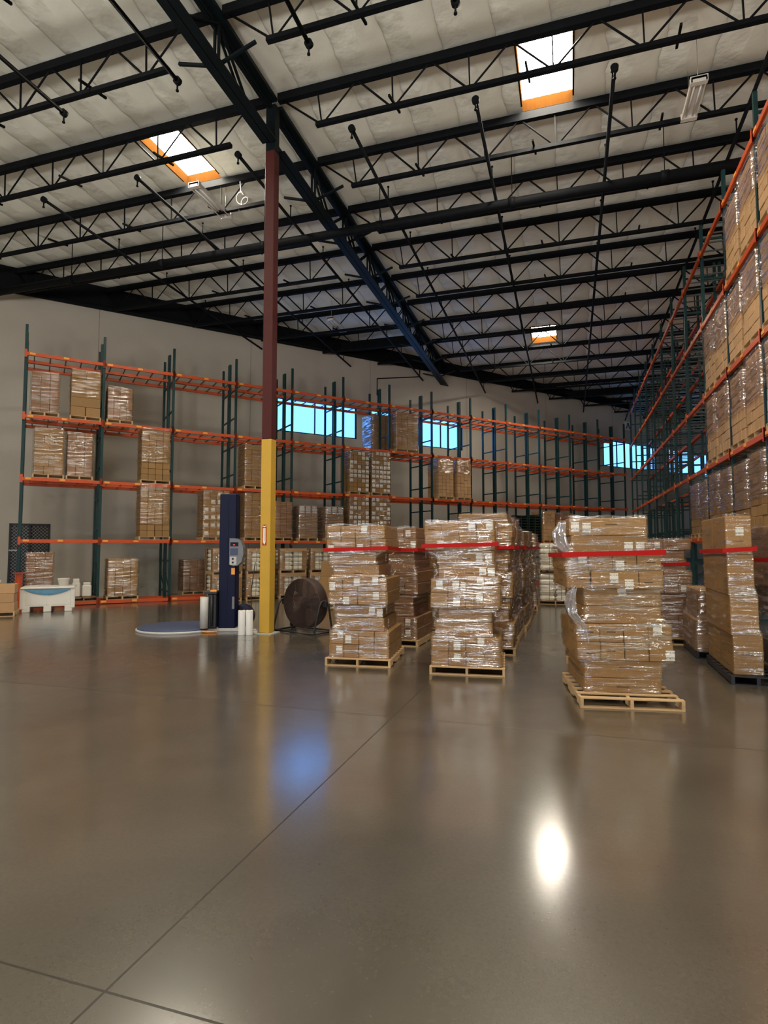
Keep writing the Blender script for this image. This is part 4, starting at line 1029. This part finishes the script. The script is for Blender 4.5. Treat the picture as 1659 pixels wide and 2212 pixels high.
# ------------------------------------------------------------------ drum fan
FANC = Vector((-6.27, 13.35, 0))
t = thing('drum_fan', 'rusty brown drum fan on a black wheeled tube frame by the column', 'fan', FANC, R(-18))
RAD = 0.60; DZ = 0.70
def arc(r, y, n=40): return [(r*math.cos(2*math.pi*k/n), y, DZ + r*math.sin(2*math.pi*k/n)) for k in range(n)]
part('drum', MB().lathe([(RAD,-0.13),(RAD,0.13),(RAD-0.012,0.13),(RAD-0.012,-0.13),(RAD,-0.13)], 48, (0,0,DZ), axis='y'), M['rust'], t)
for sy, nm in ((-1, 'front_grille'), (1, 'rear_grille')):
    mb = MB()
    for k in range(1, 31):
        r = RAD*k/30.5; mb.tube(arc(r, sy*(0.15+0.09*(1-(k/30.5)**2)), 36), 0.006, 4, close=True)
    for k in range(16):
        a = 2*math.pi*k/16; mb.tube([(RAD*f*math.cos(a), sy*(0.15+0.09*(1-f*f)), DZ+RAD*f*math.sin(a)) for f in (0.05,0.3,0.6,0.85,1.0)], 0.005, 5)
    mb.tube(arc(RAD, sy*0.14, 44), 0.012, 6, close=True)
    g = part(nm, mb, M['rust'], t)
    part('hub_cap', MB().cyl((0, sy*0.235, DZ), (0, sy*0.25, DZ), 0.07, 20), M['rust'], g)
bl = MB()
for k in range(3):
    a0 = 2*math.pi*k/3
    for i in range(6):
        pass
    pts = []
    for f in (0.15, 0.4, 0.65, 0.92):
        for da, yy in ((-0.42, -0.06), (0.0, 0.0), (0.42, 0.06)):
            a = a0 + da*(0.6+0.6*f); pts.append((RAD*f*math.cos(a), yy, DZ+RAD*f*math.sin(a)))
    i0 = len(bl.v); bl.v += pts
    for i in range(3):
        for j in range(2): bl.f.append((i0+i*3+j, i0+i*3+j+1, i0+(i+1)*3+j+1, i0+(i+1)*3+j)); bl.smooth.append(True)
part('fan_blades', bl, M['rust'], t)
part('motor', MB().cyl((0,-0.02,DZ),(0,0.18,DZ),0.14,20), M['black_plastic'], t)
for sx in (-1, 1):
    part('side_frame', MB().tube([(sx*0.68,-0.40,0.03),(sx*0.68,-0.42,0.10),(sx*0.68,-0.24,DZ-0.04),(sx*0.68,-0.17,DZ+0.07),(sx*0.68,-0.02,DZ+0.09),(sx*0.68,0.08,DZ+0.02),(sx*0.68,0.20,0.12),(sx*0.68,0.36,0.03),(sx*0.68,-0.40,0.03)], 0.024, 8), M['black_plastic'], t)
    part('pivot_bracket', MB().cham(min(sx*0.59, sx*0.74), max(sx*0.59, sx*0.74), -0.09, 0.09, DZ-0.06, DZ+0.08, 0.01), M['black_plastic'], t)
part('cross_tube', MB().cyl((-0.68,-0.40,0.03),(0.68,-0.40,0.03),0.022,8), M['black_plastic'], t); part('cross_tube', MB().cyl((-0.68,0.36,0.03),(0.68,0.36,0.03),0.022,8), M['black_plastic'], t)
for sy in (-0.42, 0.36):
    w_ = part('wheel', MB().lathe([(0.03,-0.03),(0.10,-0.03),(0.11,-0.015),(0.11,0.015),(0.10,0.03),(0.03,0.03)], 24, (0,0,0), axis='y'), M['black_plastic'], t, (-0.76, sy, 0.11), (0,0,R(90)))
    part('wheel_hub', MB().cyl((0,-0.035,0),(0,0.035,0),0.04,12), M['silver'], w_)

# ------------------------------------------------------------------ white bulk bin, and boxes at the left edge
BINROT = ROTA - R(6)
t = thing('bulk_bin', 'white plastic bulk bin with blue liner at the far left rack', 'bin', (-16.45, 15.25, 0), BINROT)
w, d, h = 1.42, 1.05, 0.80
part('wall_front', MB().cham(-w/2, w/2, -d/2, -d/2+0.05, 0.20, h-0.06, 0.01), M['white_plastic'], t); part('wall_rear', MB().cham(-w/2, w/2, d/2-0.05, d/2, 0.20, h-0.06, 0.01), M['white_plastic'], t)
for sx in (-1, 1): part('wall_side', MB().cham(min(sx*w/2, sx*(w/2-0.05)), max(sx*w/2, sx*(w/2-0.05)), -d/2, d/2, 0.20, h-0.06, 0.01), M['white_plastic'], t)
part('bin_floor', MB().box(-w/2, w/2, -d/2, d/2, 0.18, 0.22), M['white_plastic'], t)
for x in (-w/2+0.11, 0, w/2-0.11): part('foot', MB().cham(x-0.11, x+0.11, -d/2-0.01, d/2+0.01, 0, 0.20, 0.015), M['white_plastic'], t)
for sx in (-1, 1): part('corner_post', MB().cham(sx*w/2-0.075, sx*w/2+0.075, -d/2-0.02, -d/2+0.06, 0.1, h-0.05, 0.02), M['white_plastic'], t)
part('rib', MB().cham(-0.02, 0.02, -d/2-0.015, -d/2+0.01, 0.2, h-0.05, 0.005), M['white_plastic'], t)
part('lid', MB().cham(-w/2-0.06, w/2+0.06, -d/2-0.06, d/2+0.06, h-0.06, h, 0.02), M['white_plastic'], t)
mb = MB(); n = 14
for k in range(n+1):
    u = k/n*2-1; sag = 0.17*(1-u*u)+0.02
    mb.v += [(u*w*0.46, -d/2-0.024, h-0.065), (u*w*0.46, -d/2-0.040-0.01*math.sin(9*u), h-0.065-sag*0.5), (u*w*0.46, -d/2-0.024, h-0.065-sag)]
for k in range(n):
    for j in range(2): a = k*3+j; mb.f.append((a, a+1, a+4, a+3)); mb.smooth.append(True)
part('liner', mb, M['blue_liner'], t, label='blue bag liner hanging over the rim')
bx = Vector((-16.45, 15.25, 0)) + Matrix.Rotation(BINROT, 3, 'Z') @ Vector((0.40, 0.1, 0))
t = thing('bucket', 'small white bucket standing on the lid of the bulk bin', 'bucket', (bx.x, bx.y, h), BINROT)
part('bucket_body', MB().lathe([(0,0),(0.14,0),(0.17,0.20),(0.18,0.205),(0.18,0.22),(0,0.22)], 24), M['white_plastic'], t); part('bucket_lid', MB().lathe([(0,0.225),(0.185,0.225),(0.185,0.245),(0,0.25)], 24), M['white_plastic'], t)

PB = Vector((-16.75, 13.62, 0))
pallet('wooden pallet under the tan boxes at the left edge', GP, (PB.x, PB.y, 0), BINROT, 1.1, 1.0)
for r_ in range(3):
    for c_ in range(2):
        o = obj('carton', carton_mesh((0.52, 0.96, 0.52)[r_] if not (r_ == 1 and c_ == 1) else 0.1, 0.7, 0.27, M['kraft_light']), None) if not (r_ == 1 and c_ == 1) else None
        if o is None: continue
        p = PB + Matrix.Rotation(BINROT, 3, 'Z') @ Vector(((-0.27 + 0.54*c_) if r_ != 1 else 0.03, -0.1, 0.137 + 0.274*r_))
        o.location = p; o.rotation_euler = (0, 0, BINROT)
        where = ('bottom', 'middle', 'top')[r_] + (' layer, ' + ('left', 'right')[c_] if r_ != 1 else ' layer')
        tag(o, f'tan cardboard box at the left picture edge, {where}', 'box', 'tan boxes at the left edge')
p = PB + Matrix.Rotation(BINROT, 3, 'Z') @ Vector((-0.15, -0.1, 0.137+0.822))
o = part('white_pouch', MB(), M['bag'], None) if False else None
mb = MB(); sack(mb, 0.5, 0.4, 0.14)
o = part('white_sack', mb, M['bag'], None, p, (0,0,BINROT)); tag(o, 'white sack lying on top of the tan boxes at left edge', 'sack')
